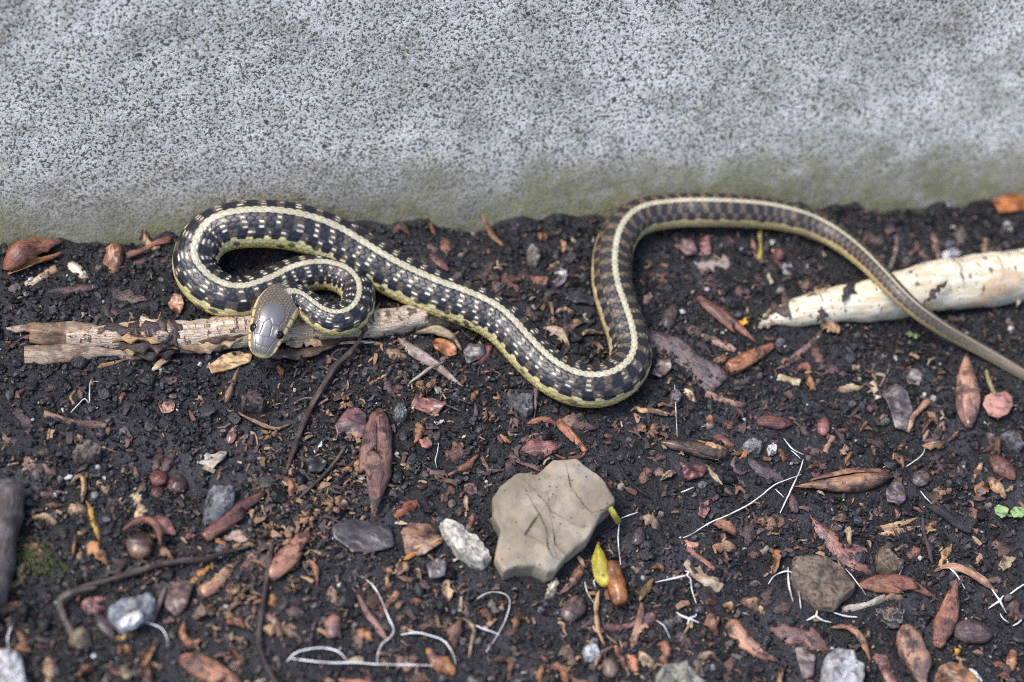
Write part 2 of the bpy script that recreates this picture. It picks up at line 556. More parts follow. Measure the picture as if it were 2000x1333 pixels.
def outline_mesh(pts, h, nr=56, rings=None, rough=.5, warp=0.0, tilt=(0, 0), z=0.0, bumpy=.25, terrace=0.0, scarps=()):
    """a solid grown from an outline traced on the photograph; h, warp, z, rough in mm"""
    u = uid()
    pts = np.asarray(pts, float)
    cl = np.vstack([pts, pts[:1]])
    s = np.r_[0, np.cumsum(np.linalg.norm(np.diff(cl, axis=0), axis=1))]
    qd = np.linspace(0, s[-1], nr, endpoint=False)
    o = np.stack([np.interp(qd, s, cl[:, k]) for k in (0, 1)], 1)
    o = .84 * o + .08 * np.roll(o, 1, 0) + .08 * np.roll(o, -1, 0)
    W = np.array([P(a, b, (h * .5 + max(z, 0)) * MM) for a, b in o])
    cen = W.mean(0)
    if rings is None:
        rings = [(.90, -.5), (1.0, .05), (1.01, .35), (.985, .68), (.93, .9), (.82, 1.0), (.64, 1.03), (.42, 1.05), (.2, 1.05)]
    V = []
    size = np.linalg.norm(W - cen, axis=1).mean()
    for sc, hz_ in rings:
        r = cen + (W - cen) * sc
        r[:, 2] = hz_ * h * MM
        V.append(r)
    V = np.array(V)
    k = 1.0 / (size * .55)
    nz = fbm(V[..., 0] * k + u, V[..., 1] * k, V[..., 2] * k + u * .3, 41, 4)
    V[..., 2] += np.clip(V[..., 2] / (h * MM), 0, 1) * nz * bumpy * h * MM * 1.6
    nx = fbm(V[..., 0] * k * 2 + u, V[..., 1] * k * 2, V[..., 2] * k * 2 + 9.1, 51, 3)
    ny = fbm(V[..., 0] * k * 2 + u, V[..., 1] * k * 2, V[..., 2] * k * 2 + 19.1, 61, 3)
    V[..., 0] += nx * rough * MM
    V[..., 1] += ny * rough * MM
    dx, dy = V[..., 0] - cen[0], V[..., 1] - cen[1]
    for A_, pl in scarps:
        Wp = np.array([P(a, b, h * MM) for a, b in pl])
        dm = np.full(V.shape[:2], 9.0)
        sgn = np.zeros(V.shape[:2])
        for p0, p1 in zip(Wp[:-1], Wp[1:]):
            ex, ey = p1[0] - p0[0], p1[1] - p0[1]
            tq = ((V[..., 0] - p0[0]) * ex + (V[..., 1] - p0[1]) * ey) / (ex * ex + ey * ey)
            tc_ = np.clip(tq, 0, 1)
            dq = np.hypot(V[..., 0] - p0[0] - tc_ * ex, V[..., 1] - p0[1] - tc_ * ey)
            sg = np.sign(ex * (V[..., 1] - p0[1]) - ey * (V[..., 0] - p0[0]))
            sgn = np.where(dq < dm, sg, sgn)
            dm = np.minimum(dm, dq)
        topm = np.clip(V[..., 2] / (h * MM) - .5, 0, .3) / .3
        sd2 = dm * sgn
        V[..., 2] += A_ * MM * topm * smooth(-.0001, .0005, sd2) * np.exp(-dm / .0065)
        V[..., 2] -= A_ * MM * .55 * topm * np.exp(-((sd2 + .0004) / .0005) ** 2)
    if terrace:
        q = (dx * .78 + dy * .62) / .0085 + 1.1 * noise3(dx / .014, dy / .014, u, 71)
        st = np.floor(q) + smooth(.0, .18, q - np.floor(q))
        V[..., 2] += np.clip(V[..., 2] / (h * MM) - .6, 0, .4) / .4 * (st - q * .55) * terrace * MM
    V[..., 2] += dx * tilt[0] + dy * tilt[1]
    if warp:
        V[..., 2] += warp * MM * noise3(V[..., 0] / (size * .9) + u, V[..., 1] / (size * .9), u, 81)
    V[..., 2] += gz1(cen[0], cen[1]) + (z - (.6 if h > 2 else .5)) * MM
    nrg = len(rings)
    verts = np.vstack([V.reshape(-1, 3), V[-1].mean(0)[None], V[0].mean(0)[None]])
    f = grid_faces(nrg, nr, True)
    a = (nrg - 1) * nr + np.arange(nr)
    an = (nrg - 1) * nr + (np.arange(nr) + 1) % nr
    f2 = np.stack([a, an, np.full(nr, nrg * nr)], 1)
    b0 = np.arange(nr)
    f3 = np.stack([(b0 + 1) % nr, b0, np.full(nr, nrg * nr + 1)], 1)
    tris = np.vstack([f[:, [0, 1, 2]], f[:, [0, 2, 3]], f2, f3])
    uv = np.stack([(verts[:, 0] - cen[0]) / .02 + u * 1.3, (verts[:, 1] - cen[1]) / .02 * .25], 1)
    for sc in (.9, .6, .2):
        foot(cen + (W - cen) * sc, size * .22)
    return verts, tris, uv

def O(name, label, cat, pts, h, color, mat='stone', group=None, parent=None, flat=False, **kw):
    v, f, uv = outline_mesh(pts, h, **kw)
    o = finish(name, v, f, uv, mat, color, parent)
    if flat:
        o.data.polygons.foreach_set('use_smooth', np.zeros(len(o.data.polygons), bool))
    return o if parent else tag(o, label, cat, group)

FLAKE = [(.97, -.5), (1.0, .1), (.985, .9), (.9, 1.0), (.7, 1.0), (.45, 1.0), (.2, 1.0)]
def F(name, label, cat, pts, color, mat='litter', h=.9, warp=1.6, z=1.2, **kw):
    return O(name, label, cat, pts, h, color, mat, rings=FLAKE, warp=warp, z=z, bumpy=.3, rough=.3, **kw)

def tube_mesh(pts, radii, sides=8, n=None, bump_r=.12, zs=None, embed=.25, ends='round', sink=0.0, wob=1.0):
    """a swept round body; pts photograph px, radii px; zs = heights of the axis in mm above the soil (default: resting)"""
    u = uid()
    pts = np.asarray(pts, float)
    radii = np.broadcast_to(np.asarray(radii, float), (len(pts),))
    zz = np.zeros(len(pts)) if zs is None else np.asarray(zs, float)
    n = n or max(8, 5 * len(pts))
    q = resample(np.c_[pts, radii, zz], n)
    R = q[:, 2] * .24 * MM
    C = []
    for i in range(n):
        zc = R[i] * (1 - embed) if zs is None else q[i, 3] * MM
        p = P(q[i, 0], q[i, 1], max(zc, 0))
        C.append([p[0], p[1], zc])
    C = np.array(C)
    g = gz(C[:, 0], C[:, 1])
    g = np.convolve(np.pad(g, 3, mode='edge'), np.ones(7) / 7, 'valid')
    C[:, 2] += g - sink * MM
    T = np.gradient(C, axis=0)
    T /= np.linalg.norm(T, axis=1)[:, None] + 1e-12
    up = np.array([0, 0, 1.0])
    Nn = up - T * (T @ up)[:, None]
    Nn /= np.linalg.norm(Nn, axis=1)[:, None] + 1e-9
    B = np.cross(T, Nn)
    th = np.linspace(0, 2 * np.pi, sides, endpoint=False)
    rr = R[:, None] * (1 + bump_r * fbm(np.arange(n)[:, None] * .35 * wob + u, np.cos(th)[None] * 1.2, np.sin(th)[None] * 1.2, 91, 3) * 1.6)
    if ends == 'round':
        k = np.minimum(np.arange(n), np.arange(n)[::-1])
        rr[k == 0] *= .35
        rr[k == 1] *= .85
    V = C[:, None] + rr[..., None] * (np.cos(th)[None, :, None] * Nn[:, None] + np.sin(th)[None, :, None] * B[:, None])
    verts = np.vstack([V.reshape(-1, 3), C[:1], C[-1:]])
    f = grid_faces(n, sides, True)
    a = np.arange(sides)
    an = (a + 1) % sides
    e = (n - 1) * sides
    tris = np.vstack([f[:, [0, 1, 2]], f[:, [0, 2, 3]], np.stack([an, a, np.full(sides, n * sides)], 1),
                      np.stack([e + a, e + an, np.full(sides, n * sides + 1)], 1)])
    tt = np.linspace(0, 1, n)
    ln = np.linalg.norm(np.diff(C, axis=0), axis=1).sum()
    uvg = np.stack(np.meshgrid(tt * max(ln / .04, .3), np.abs(np.linspace(-1, 1, sides)), indexing='ij'), -1).reshape(-1, 2)
    uv = np.vstack([uvg, uvg[:1], uvg[-1:]]) + np.array([u * .37, 0])
    foot(C[::1], float(R.max()) * .9)
    return verts, tris, uv

def T(name, label, cat, pts, radii, color, mat='twig', group=None, parent=None, **kw):
    o = finish(name, *tube_mesh(pts, radii, **kw), mat, color, parent)
    return o if parent else tag(o, label, cat, group)

def spindle_mesh(p0, p1, width, prof=None, sides=14, n=22, flat=.82, scales=3, a0=0.0, a1=2 * math.pi, t0=0.0, t1=1.0, grow=1.0, zc=None, seam=.10, bend=0.0):
    """a bud or husk: a body turned about the line p0 (base) .. p1 (tip), with stepped overlapping scales; a0..a1 gives a partial shell"""
    u = uid()
    prof = prof or [(0, .30), (.06, .62), (.22, .95), (.40, 1.0), (.62, .82), (.82, .45), (.95, .15), (1, .03)]
    t = np.linspace(t0, t1, n)
    tip = t1
    pr = np.interp(t, [a for a, _ in prof], [b for _, b in prof])
    Rm = width * .5 * .24 * MM
    full = abs(a1 - a0) > 6.2
    th = np.linspace(a0, a1, sides, endpoint=not full)
    A = P(p0[0], p0[1], Rm * .6)
    Bp = P(p1[0], p1[1], Rm * .5)
    ax = Bp - A
    L = np.linalg.norm(ax)
    ax /= L
    sd_ = np.cross(ax, [0, 0, 1.0])
    sd_ /= np.linalg.norm(sd_)
    up = np.cross(sd_, ax)
    sc = t[:, None] * scales + .35 * np.sin(th[None] * 1 + u) * (scales > 1)
    saw = (np.ceil(sc) - sc)
    rr = Rm * pr[:, None] * grow * (1 + seam * saw + .16 * noise3(t[:, None] * 3.2 + u, np.cos(th)[None] * 1.2, np.sin(th)[None] * 1.2, 95) + .09 * noise3(t[:, None] * 9 + u, np.cos(th)[None] * 2.5, np.sin(th)[None] * 2.5, 96))
    zc_ = Rm * flat * .50 if zc is None else zc * MM
    C = A[None] + ax[None] * (t * L)[:, None] + sd_[None] * ((bend + .035 * L / MM * math.sin(u * 2.4)) * MM * np.sin(np.pi * t) + .05 * Rm * noise3(t * 5 + u, 0, 0, 97))[:, None]
    C[:, 2] = zc_ + gz1((A[0] + Bp[0]) / 2, (A[1] + Bp[1]) / 2)
    V = C[:, None] + rr[..., None] * (np.cos(th)[None, :, None] * up * flat + np.sin(th)[None, :, None] * sd_)
    if not full:
        tear = (.10 * noise3(th * 1.7 + u, 0, u, 98) + .06 * noise3(th * 4.5 + u, 3, u, 99))[None, :] * (((t - t0) / (t1 - t0)) ** 2)[:, None] * L
        V = V + ax * tear[..., None]
        V = V + rr[..., None] * .18 * ((((t - t0) / (t1 - t0)) ** 3)[:, None] * (.5 + .5 * np.sin(th * 2 + u))[None, :])[..., None] * (np.cos(th)[None, :, None] * up * flat + np.sin(th)[None, :, None] * sd_)
    V = V.reshape(-1, 3)
    ns = len(th)
    f = grid_faces(n, ns, full)
    if full:
        tris = np.vstack([f[:, [0, 1, 2]], f[:, [0, 2, 3]]])
        a = np.arange(ns)
        an = (a + 1) % ns
        e = (n - 1) * ns
        V = np.vstack([V, C[:1], C[-1:]])
        tris = np.vstack([tris, np.stack([an, a, np.full(ns, n * ns)], 1), np.stack([e + a, e + an, np.full(ns, n * ns + 1)], 1)])
    else:
        inner = (C[:, None] + (rr * .93 - .0001)[..., None] * (np.cos(th)[None, :, None] * up * flat + np.sin(th)[None, :, None] * sd_)).reshape(-1, 3)
        m0 = n * ns
        V = np.vstack([V, inner])
        ring = np.r_[np.arange(ns), np.arange(1, n) * ns + ns - 1, (n - 1) * ns + np.arange(ns - 2, -1, -1), np.arange(n - 2, 0, -1) * ns]
        rn = np.roll(ring, -1)
        q = np.vstack([f, f[:, ::-1] + m0, np.stack([ring, ring + m0, rn + m0, rn], 1)])
        tris = np.vstack([q[:, [0, 1, 2]], q[:, [0, 2, 3]]])
    uvg = np.stack(np.meshgrid(t * max(L / .02, .4), np.abs(np.linspace(-1, 1, ns)), indexing='ij'), -1).reshape(-1, 2) + np.array([u * .53, u * .31])
    uv = np.vstack([uvg, uvg[:1], uvg[-1:]]) if full else np.vstack([uvg, uvg])
    foot(C, Rm * .8)
    return V, tris, uv

def H(name, label, cat, p0, p1, width, color, mat='litter', group=None, parent=None, **kw):
    o = finish(name, *spindle_mesh(p0, p1, width, **kw), mat, color, parent)
    return o if parent else tag(o, label, cat, group)

def bud(name, label, cat, p0, p1, width, color, color2, shells, mat='litter', **kw):
    """a bud with its core and its overlapping scales as parts. shells: (a0, a1, t0, t1, which colour)"""
    e = empty(name, P(p0[0], p0[1], 0))
    tag(e, label, cat)
    width *= .86
    H('core', None, None, p0, p1, width, color, mat, parent=e, **kw)
    for i, (a0, a1, t0, t1, wc) in enumerate(shells):
        kk = dict(kw)
        kk.update(scales=1, seam=.10, sides=9, n=12)
        H('bud_scale', None, None, p0, p1, width, color2 if wc else color, mat, parent=e, a0=math.radians(a0), a1=math.radians(a1), t0=t0, t1=t1,
          grow=1.05 + .035 * i, **kk)
    return e

# ------------------------------------------------------------------ the setting: soil
def axis(lo, hi, step, far):
    core = np.arange(lo, hi + step * .5, step)
    g = [step * 1.6]
    while sum(g) < far:
        g.append(g[-1] * 1.45)
    g = np.cumsum(g)
    return np.r_[lo - g[::-1], core, hi + g]

gx, gy = axis(-.34, .34, .0014, 120), axis(-.245, .155, .0014, 120)
GX, GY = np.meshgrid(gx, gy, indexing='ij')
GZ = gz(GX, GY)
inn = (np.abs(GX) < .5) & (np.abs(GY) < .4)
GZ = GZ + inn * (.85 * fbm(GX / .0042, GY / .0042, 4.4, 31, 3) * (.6 + .8 * smooth(-.3, .5, noise3(GX / .03, GY / .03, 2, 33)))) * MM - .0006
me = mesh_np('ground', np.stack([GX, GY, GZ], -1).reshape(-1, 3), grid_faces(len(gx), len(gy)))
ground = link('ground', me, MAT['soil'])
ground['kind'] = 'structure'
ground['label'] = 'dark crumbly garden soil at the foot of the wall'

# ------------------------------------------------------------------ concrete wall
L0, L1, H1, TH = -1.2, 1.7, .27, .34
us = np.r_[np.linspace(L0, -.12, 16), np.linspace(-.10, .62, 240), np.linspace(.64, L1, 16)]
zs = np.r_[np.linspace(-.06, -.01, 4), np.linspace(-.005, .24, 90), np.linspace(.243, H1 - .012, 4), [H1 - .004, H1]]
UU, ZZ = np.meshgrid(us, zs, indexing='ij')
dd = (1.1 * fbm(UU / .09, ZZ / .09, 0, 101, 3) + .5 * fbm(UU / .012, ZZ / .012, 3.3, 111, 3)) * MM
dd = dd - .004 * smooth(H1 - .008, H1, ZZ)
front = WA[None, None] + WD * UU[..., None] + WN * (dd - ZZ * BATTER)[..., None]
front[..., 2] = ZZ
nf = front.reshape(-1, 3)
back = WA[None] + WD * us[:, None] - WN * TH
bt, bb = back.copy(), back.copy()
bt[:, 2], bb[:, 2] = H1, -.06
nu, nz_ = len(us), len(zs)
faces = [grid_faces(nu, nz_)[:, ::-1]]
i = np.arange(nu - 1)
tb, b0 = len(nf), len(nf) + nu
faces.append(np.stack([i * nz_ + nz_ - 1, (i + 1) * nz_ + nz_ - 1, tb + i + 1, tb + i], 1))
faces.append(np.stack([tb + i, tb + i + 1, b0 + i + 1, b0 + i], 1))
wv = np.vstack([nf, bt, bb])
wv, wb = localise(wv)
wb2 = np.array([wb[0], wb[1], wb[2]])
wv[:, 2] -= .06 - 0.0
me = mesh_np('concrete_wall', wv, np.vstack(faces))
wall = link('concrete_wall', me, MAT['concrete'])
wall.location = (wb[0], wb[1], wb[2] + .06)
tag(wall, 'grey speckled concrete wall with greenish algae along its foot behind the snake', 'wall')

# ------------------------------------------------------------------ the snake
# dorsal line traced head to tail: px, py, half thickness (px), height of the body's axis above the soil (mm)
SN = [
    (507, 697, 9, 11.5), (509, 688, 13, 12.5), (513, 672, 18, 14), (518, 652, 21, 15.2), (525, 630, 24, 16.2), (533, 608, 26, 16.8), (541, 589, 26, 17),
    (555, 573, 25, 16.6), (573.5, 568, 25, 16.2), (591.5, 573.5, 26, 16), (608, 586, 27, 16), (627.6, 600, 28, 16), (647, 608, 29, 16), (669, 608, 30, 15.5),
    (688.7, 597, 31, 14.5), (700, 577.7, 32, 12.5), (701, 555, 32, 10.5), (691.5, 536, 33, 9), (675, 522, 34, 8.4), (652.6, 514, 34.5, 8), (624.8, 510.5, 35, 8),
    (594, 514, 36, 8.2), (563.7, 523.5, 37, 8.5), (536, 538, 38, 8.8), (505.4, 550, 39, 9), (477.7, 557.8, 40, 9.01), (450, 557, 41, 9.21), (425, 548.5, 41.5, 9.43),
    (402.7, 533, 42, 9.76), (386, 511, 42.5, 10.67), (380, 486, 43, 12.61), (386, 463.8, 43.5, 13.42), (397, 444.4, 44, 13.8), (416.6, 427.7, 44.5, 14.69), (444.4, 416, 45, 15.83),
    (480.5, 410, 45.5, 16.93), (522, 409, 46, 17.58), (563.7, 413, 46, 17.33), (599.8, 421, 46, 16.51), (633, 432, 46, 15.45), (666.5, 447, 45.5, 14.17), (702.6, 468, 45, 13),
    (738.6, 490.5, 44.5, 11.5), (772, 509.5, 44, 10.46), (803, 525, 43.5, 10.2), (855.8, 548, 43, 10.2), (901.6, 564.5, 42.5, 10.2), (940.4, 580.5, 42, 9.8), (975.7, 600, 41.5, 9.6),
    (1004, 625, 41, 9.5), (1032, 656, 41, 9.4), (1060, 685, 41, 9.4), (1088.5, 708.5, 41, 9.4), (1123.8, 726, 41, 9.4), (1159, 732, 41, 9.4), (1190.8, 727.5, 41, 9.4),
    (1219, 712, 40.5, 9.4), (1235, 690, 40.5, 9.4), (1239, 664, 40.5, 9.3), (1232, 628.6, 40, 9.3), (1219, 590, 40, 9.2), (1207, 554.5, 39.5, 9.2), (1201, 519, 39.5, 9.1),
    (1202, 484, 39, 9), (1209, 452, 38.5, 9.48), (1222.5, 427, 38, 9.38), (1243.7, 408, 37, 9.37), (1270, 398, 36, 9.43), (1300, 394, 35, 9.65), (1332.7, 391, 34.5, 9.88),
    (1388, 390.4, 34, 9.99), (1447.5, 393, 33, 9.53), (1511, 400, 31, 8.54), (1558, 411, 29, 7.95), (1600.5, 427, 27, 7.92), (1638.7, 449.5, 24, 9.22), (1681, 483, 21.5, 13.5),
    (1723.7, 525, 19, 19.5), (1762, 566, 17.5, 22.5), (1800, 602, 16, 19.5), (1847, 636, 14.5, 12.5), (1898, 665, 13, 6.5), (1949, 694, 12, 3.6), (1996, 722, 11, 2.7),
    (2040, 746, 10, 2.4), (2100, 770, 8, 2), (2160, 785, 6, 1.5), (2230, 790, 3.5, 1), (2290, 785, 1.2, 0.6),
]
SN = np.array(SN)
C = []
for px, py, rp, zc in SN:
    R = rp * .24 * MM
    p = P(px, py, zc * MM + R)
    g = gz1(p[0], p[1] - .004) * .6
    p = P(px, py, zc * MM + R + g)
    C.append([p[0], p[1], zc * MM + g, R])
C = resample(np.array(C), 2400)
C = np.vstack([C[:1]] * 24 + [C] + [C[-1:]] * 24)                     # gentle smoothing
kern = np.exp(-np.linspace(-2, 2, 25) ** 2)
kern /= kern.sum()
Cs = np.stack([np.convolve(C[:, k], kern, 'valid') for k in range(4)], 1)[12:-12]
C = Cs
seg = np.r_[0, np.cumsum(np.linalg.norm(np.diff(C[:, :3], axis=0), axis=1))]
SL = seg[-1]
HL = .0315                                                              # head length
rad_at = lambda s_: np.interp(s_, seg, C[:, 3])
# ring stations: dense on the head, then eight to a scale
stations = list(np.r_[0.00003, np.linspace(.0002, .002, 8), np.linspace(.0023, HL, 92)])
SC_LEN = []
s_ = HL
while s_ < SL:
    s_ += max(rad_at(s_) * .315, .0008) / 8
    stations.append(min(s_, SL))
st = np.array(stations)
ucoord = np.r_[0, np.cumsum(np.diff(st) / (np.maximum(rad_at(.5 * (st[1:] + st[:-1])), .0026) * .315))]
ctr = np.stack([np.interp(st, seg, C[:, k]) for k in range(3)], 1)
ctr[:, :] = ctr
R = rad_at(st)
Tn = np.gradient(ctr, axis=0)
k = np.ones(9) / 9
Tn = np.stack([np.convolve(np.pad(Tn[:, a], 4, mode='edge'), k, 'valid') for a in range(3)], 1)
Tn /= np.linalg.norm(Tn, axis=1)[:, None]
up = np.array([0, 0, 1.0])
Nv = up - Tn * (Tn @ up)[:, None]
Nv /= np.linalg.norm(Nv, axis=1)[:, None]
Bv = np.cross(Tn, Nv)
# round the body: 21 scale rows over the back and flanks, plain belly below
ROWW = math.radians(12.6)
TH_MAX = 10.5 * ROWW
tha = np.r_[np.linspace(-TH_MAX, TH_MAX, 21 * 7 + 1), np.linspace(TH_MAX, 2 * np.pi - TH_MAX, 18)[1:-1]]
th = np.where(tha > np.pi, tha - 2 * np.pi, tha)
nt_, nr_ = len(th), len(st)
TT = st / HL                                                            # 0..1 over the head
hw = np.interp(TT, [0, .012, .03, .06, .11, .18, .30, .42, .52, .66, .80, .92, 1.05, 1.25, 1.5], np.array([.3, 2.2, 3.5, 4.7, 5.8, 6.6, 7.6, 8.3, 8.8, 9.6, 10.1, 9.8, 8.7, 7.0, 6.3]) * MM)
hu = np.interp(TT, [0, .012, .03, .06, .11, .18, .30, .42, .55, .7, .85, 1.0, 1.25], np.array([.2, 1.0, 1.6, 2.2, 2.8, 3.3, 4.1, 4.8, 5.3, 5.7, 6.0, 6.1, 6.1]) * MM)
hl = np.interp(TT, [0, .012, .03, .08, .15, .3, .5, .75, 1.0, 1.25], np.array([.2, .8, 1.3, 1.9, 2.4, 3.3, 4.3, 5.3, 5.8, 6.0]) * MM)
bl = smooth(1.0, 1.45, TT)                                              # head -> body
hw = hw * (1 - bl) + R * bl
hu = hu * (1 - bl) + R * bl
hl = hl * (1 - bl) + R * .93 * bl
e_top = .80 + .20 * smooth(.9, 1.4, TT)
cs_, sn_ = np.cos(th), np.sin(th)
def spow(a, e):
    return np.sign(a) * np.abs(a) ** e
lat = hw[:, None] * spow(sn_[None], 1.0 * e_top[:, None])
ver = np.where(cs_[None] >= 0, hu[:, None] * np.abs(cs_[None]) ** (e_top[:, None] * .92 + .08), -hl[:, None] * np.abs(cs_[None]) ** .9)
# scale lattice
V_ = th / ROWW
VV = np.broadcast_to(V_[None], (nr_, nt_))
UUg = np.broadcast_to(ucoord[:, None], (nr_, nt_))
row0 = np.round(VV)
best = np.full((nr_, nt_), 9.0)
sec = np.full((nr_, nt_), 9.0)
bu, brow, bcell = np.zeros_like(best), np.zeros_like(best), np.zeros_like(best)
for dr in (-1, 0, 1):
    rw = row0 + dr
    off = .5 * (np.abs(rw) % 2)
    c0 = np.floor(UUg - off)
    for du_ in (0, 1):
        cc = c0 + du_ + off
        du = UUg - cc
        dv = VV - rw
        dist = np.sqrt((du * .98) ** 2 + (dv * .78) ** 2)
        better = dist < best
        sec = np.where(better, best, np.minimum(sec, dist))
        bu = np.where(better, du, bu)
        brow = np.where(better, rw, brow)
        bcell = np.where(better, cc, bcell)
        best = np.where(better, dist, best)
edge = sec - best                                                       # 0 on the seams
bodym = smooth(.98, 1.10, TT)[:, None] * np.ones_like(VV)
flank = (np.abs(th) <= TH_MAX + 1e-6)[None] * bodym
relief = smooth(0, .20, edge)
keel = np.exp(-((VV - brow) / .09) ** 2) * (np.abs(brow) < 9)
scl = np.clip(R / .0105, .25, 1)[:, None]
disp = flank * scl * (.17 * relief + .15 * (bu) * relief + .07 * keel) * MM
# belly plates
bel = (np.abs(th) > TH_MAX)[None] * bodym
bph = UUg - np.floor(UUg)
disp = disp + bel * scl * .12 * smooth(0, .25, bph) * MM
# head plates: seams drawn in millimetres (sideways, from the snout), mirrored
LATmm, Amm = lat / MM, np.broadcast_to((st / MM)[:, None], lat.shape)
top_ = (np.cos(th) > .12)[None] & (TT < 1.05)[:, None]
seams = [[(0, 1.6), (0, 8.6)], [(0, 4.6), (2.0, 4.9), (3.6, 5.4)], [(0, 8.6), (2.3, 9.2), (4.9, 9.0)], [(2.3, 9.2), (1.9, 15.0), (0, 17.6)],
         [(1.9, 15.0), (4.9, 15.6)], [(4.9, 9.0), (5.6, 11.5), (4.9, 15.6)], [(0, 17.6), (0, 25.5)], [(4.9, 15.6), (6.0, 19.5), (4.6, 24.0), (1.4, 26.6), (0, 25.5)],
         [(1.2, 1.8), (2.6, 3.2), (3.6, 5.4), (4.9, 9.0)]]
dmin = np.full(lat.shape, 9.0)
for pl in seams:
    for (x0, y0), (x1, y1) in zip(pl[:-1], pl[1:]):
        ex, ey = x1 - x0, y1 - y0
        tq = np.clip(((np.abs(LATmm) - x0) * ex + (Amm - y0) * ey) / (ex * ex + ey * ey), 0, 1)
        dmin = np.minimum(dmin, np.hypot(np.abs(LATmm) - x0 - tq * ex, Amm - y0 - tq * ey))
headm = (1 - bodym)
seam_top = np.exp(-(dmin / .16) ** 2) * top_ * headm
back_head = smooth(22.5, 26, Amm + .30 * np.abs(LATmm) ** 1.2) * smooth(.05, .15, np.cos(th))[None] * headm   # small scales behind the plates
hs_u, hs_v = Amm / 1.5, LATmm / 1.35
hrow = np.round(hs_v)
hcell = hs_u - .5 * (np.abs(hrow) % 2)
hedge = np.maximum(np.abs(hs_v - hrow), np.abs(hcell - np.round(hcell))) * 2
side_scale = headm * smooth(5.2, 6.6, np.abs(LATmm)) * smooth(14, 18, Amm) * (np.cos(th) > -.05)[None]
small = np.maximum(back_head, side_scale)
# lip
lipang = np.abs(np.degrees(th))
lip = headm * smooth(54, 59, lipang)[None] * (1 - smooth(112, 118, lipang))[None]
bars = np.zeros_like(Amm)
for a_ in (3.2, 6.4, 9.4, 12.8, 16.6, 20.6):
    bars = np.maximum(bars, np.exp(-((Amm - a_) / .34) ** 2))
mouth = headm * np.exp(-((lipang - 104) / 2.0) ** 2)[None]
disp = disp - (.16 * seam_top + .10 * mouth + .10 * lip * bars + .10 * small * smooth(.72, .95, hedge)) * MM
# brow ridge over the eye
disp = disp + headm * (.55 * np.exp(-((Amm - 12.3) / 3.0) ** 2) * np.exp(-((lipang - 34) / 9) ** 2)[None]) * MM
disp = disp + headm * .45 * MM * np.exp(-((lipang - 74) / 14) ** 2)[None] * smooth(1, 4, Amm) * smooth(27, 20, Amm)
POS = ctr[:, None] + Bv[:, None] * lat[..., None] + Nv[:, None] * ver[..., None]
ndir = Bv[:, None] * (sn_ / 1)[None, :, None] + Nv[:, None] * cs_[None, :, None]
POS = POS + ndir * disp[..., None]

# colours (linear)
def mixc(a, b, f):
    return a * (1 - f[..., None]) + np.asarray(b) * f[..., None]
frac_len = st / SL
fr = np.broadcast_to(frac_len[:, None], VV.shape)
aV = np.abs(VV)
cellr = _hash(np.round(bcell * 2), brow, np.zeros_like(brow), 5)
cellr2 = _hash(np.round(bcell * 2), brow, np.ones_like(brow), 9)
black = np.array([.010, .011, .018])
brown = np.array([.062, .048, .036])
ink = np.zeros(VV.shape + (3,)) + black
rear = smooth(.40, .62, fr)
tail = smooth(.76, .90, fr)
wob = .35 * noise3(UUg * .35, VV * .3, 0, 201)
ph = (UUg + wob) * math.pi * 2 / 2.35
blot = np.where(aV < 3.75, np.cos(ph), -np.cos(ph + .5))
blot = smooth(-.48, -.08, blot + .25 * noise3(UUg * 1.3, VV * 1.2, 3, 207))
inter = mixc(np.zeros(VV.shape + (3,)) + brown * 1.15, brown * 1.5 + np.array([.02, .012, .004]), rear)
colr = mixc(inter, black, blot * (1 - .15 * rear))
# pale skin showing between the scales
vb = np.floor(aV) + .5
rj = _hash(np.floor(VV), np.floor((UUg + wob) / 2.35), np.zeros_like(VV), 17)
rk2 = _hash(np.floor(VV), np.floor((UUg + wob) / 2.35), np.ones_like(VV), 18)
phf = ph + 1.1 * (rj - .5)
fcos = np.where(vb < 3.75, np.cos(phf), -np.cos(phf + .5))
fleck = smooth(.22, .13, np.abs(aV - vb)) * smooth(-.60, -.80, fcos) * (rk2 > .15 + .55 * rear) * (.45 + .5 * rj)
fleck = np.clip(fleck * (1.0 - .45 * rear) * (1 - tail), 0, 1)
fl_c = mixc(np.zeros(VV.shape + (3,)) + np.array([.74, .73, .60]), [.24, .19, .13], rear)
colr = colr * (1 - fleck[..., None]) + fl_c * fleck[..., None]
# a thin dark line on every seam
colr = mixc(colr, [.006, .006, .008], .75 * smooth(.10, .02, edge) * (1 - fleck))
# stripe down the back
cream = np.array([.46, .425, .305])
sw = .68 - .04 * rear + .16 * np.cos(2 * np.pi * UUg) * np.sign(VV) * 0 + .16 * (smooth(.5, .0, np.abs(np.mod(UUg, 1) - .5)) - .5)
stripe = smooth(sw + .07, sw - .07, aV)
strc = cream[None, None] * (.80 + .30 * cellr[..., None])
strc = mixc(strc, [.07, .055, .04], .7 * smooth(.08, .015, edge))
strc = mixc(strc, [.42, .34, .22], tail * .8)
colr = colr * (1 - stripe[..., None]) + strc * stripe[..., None]
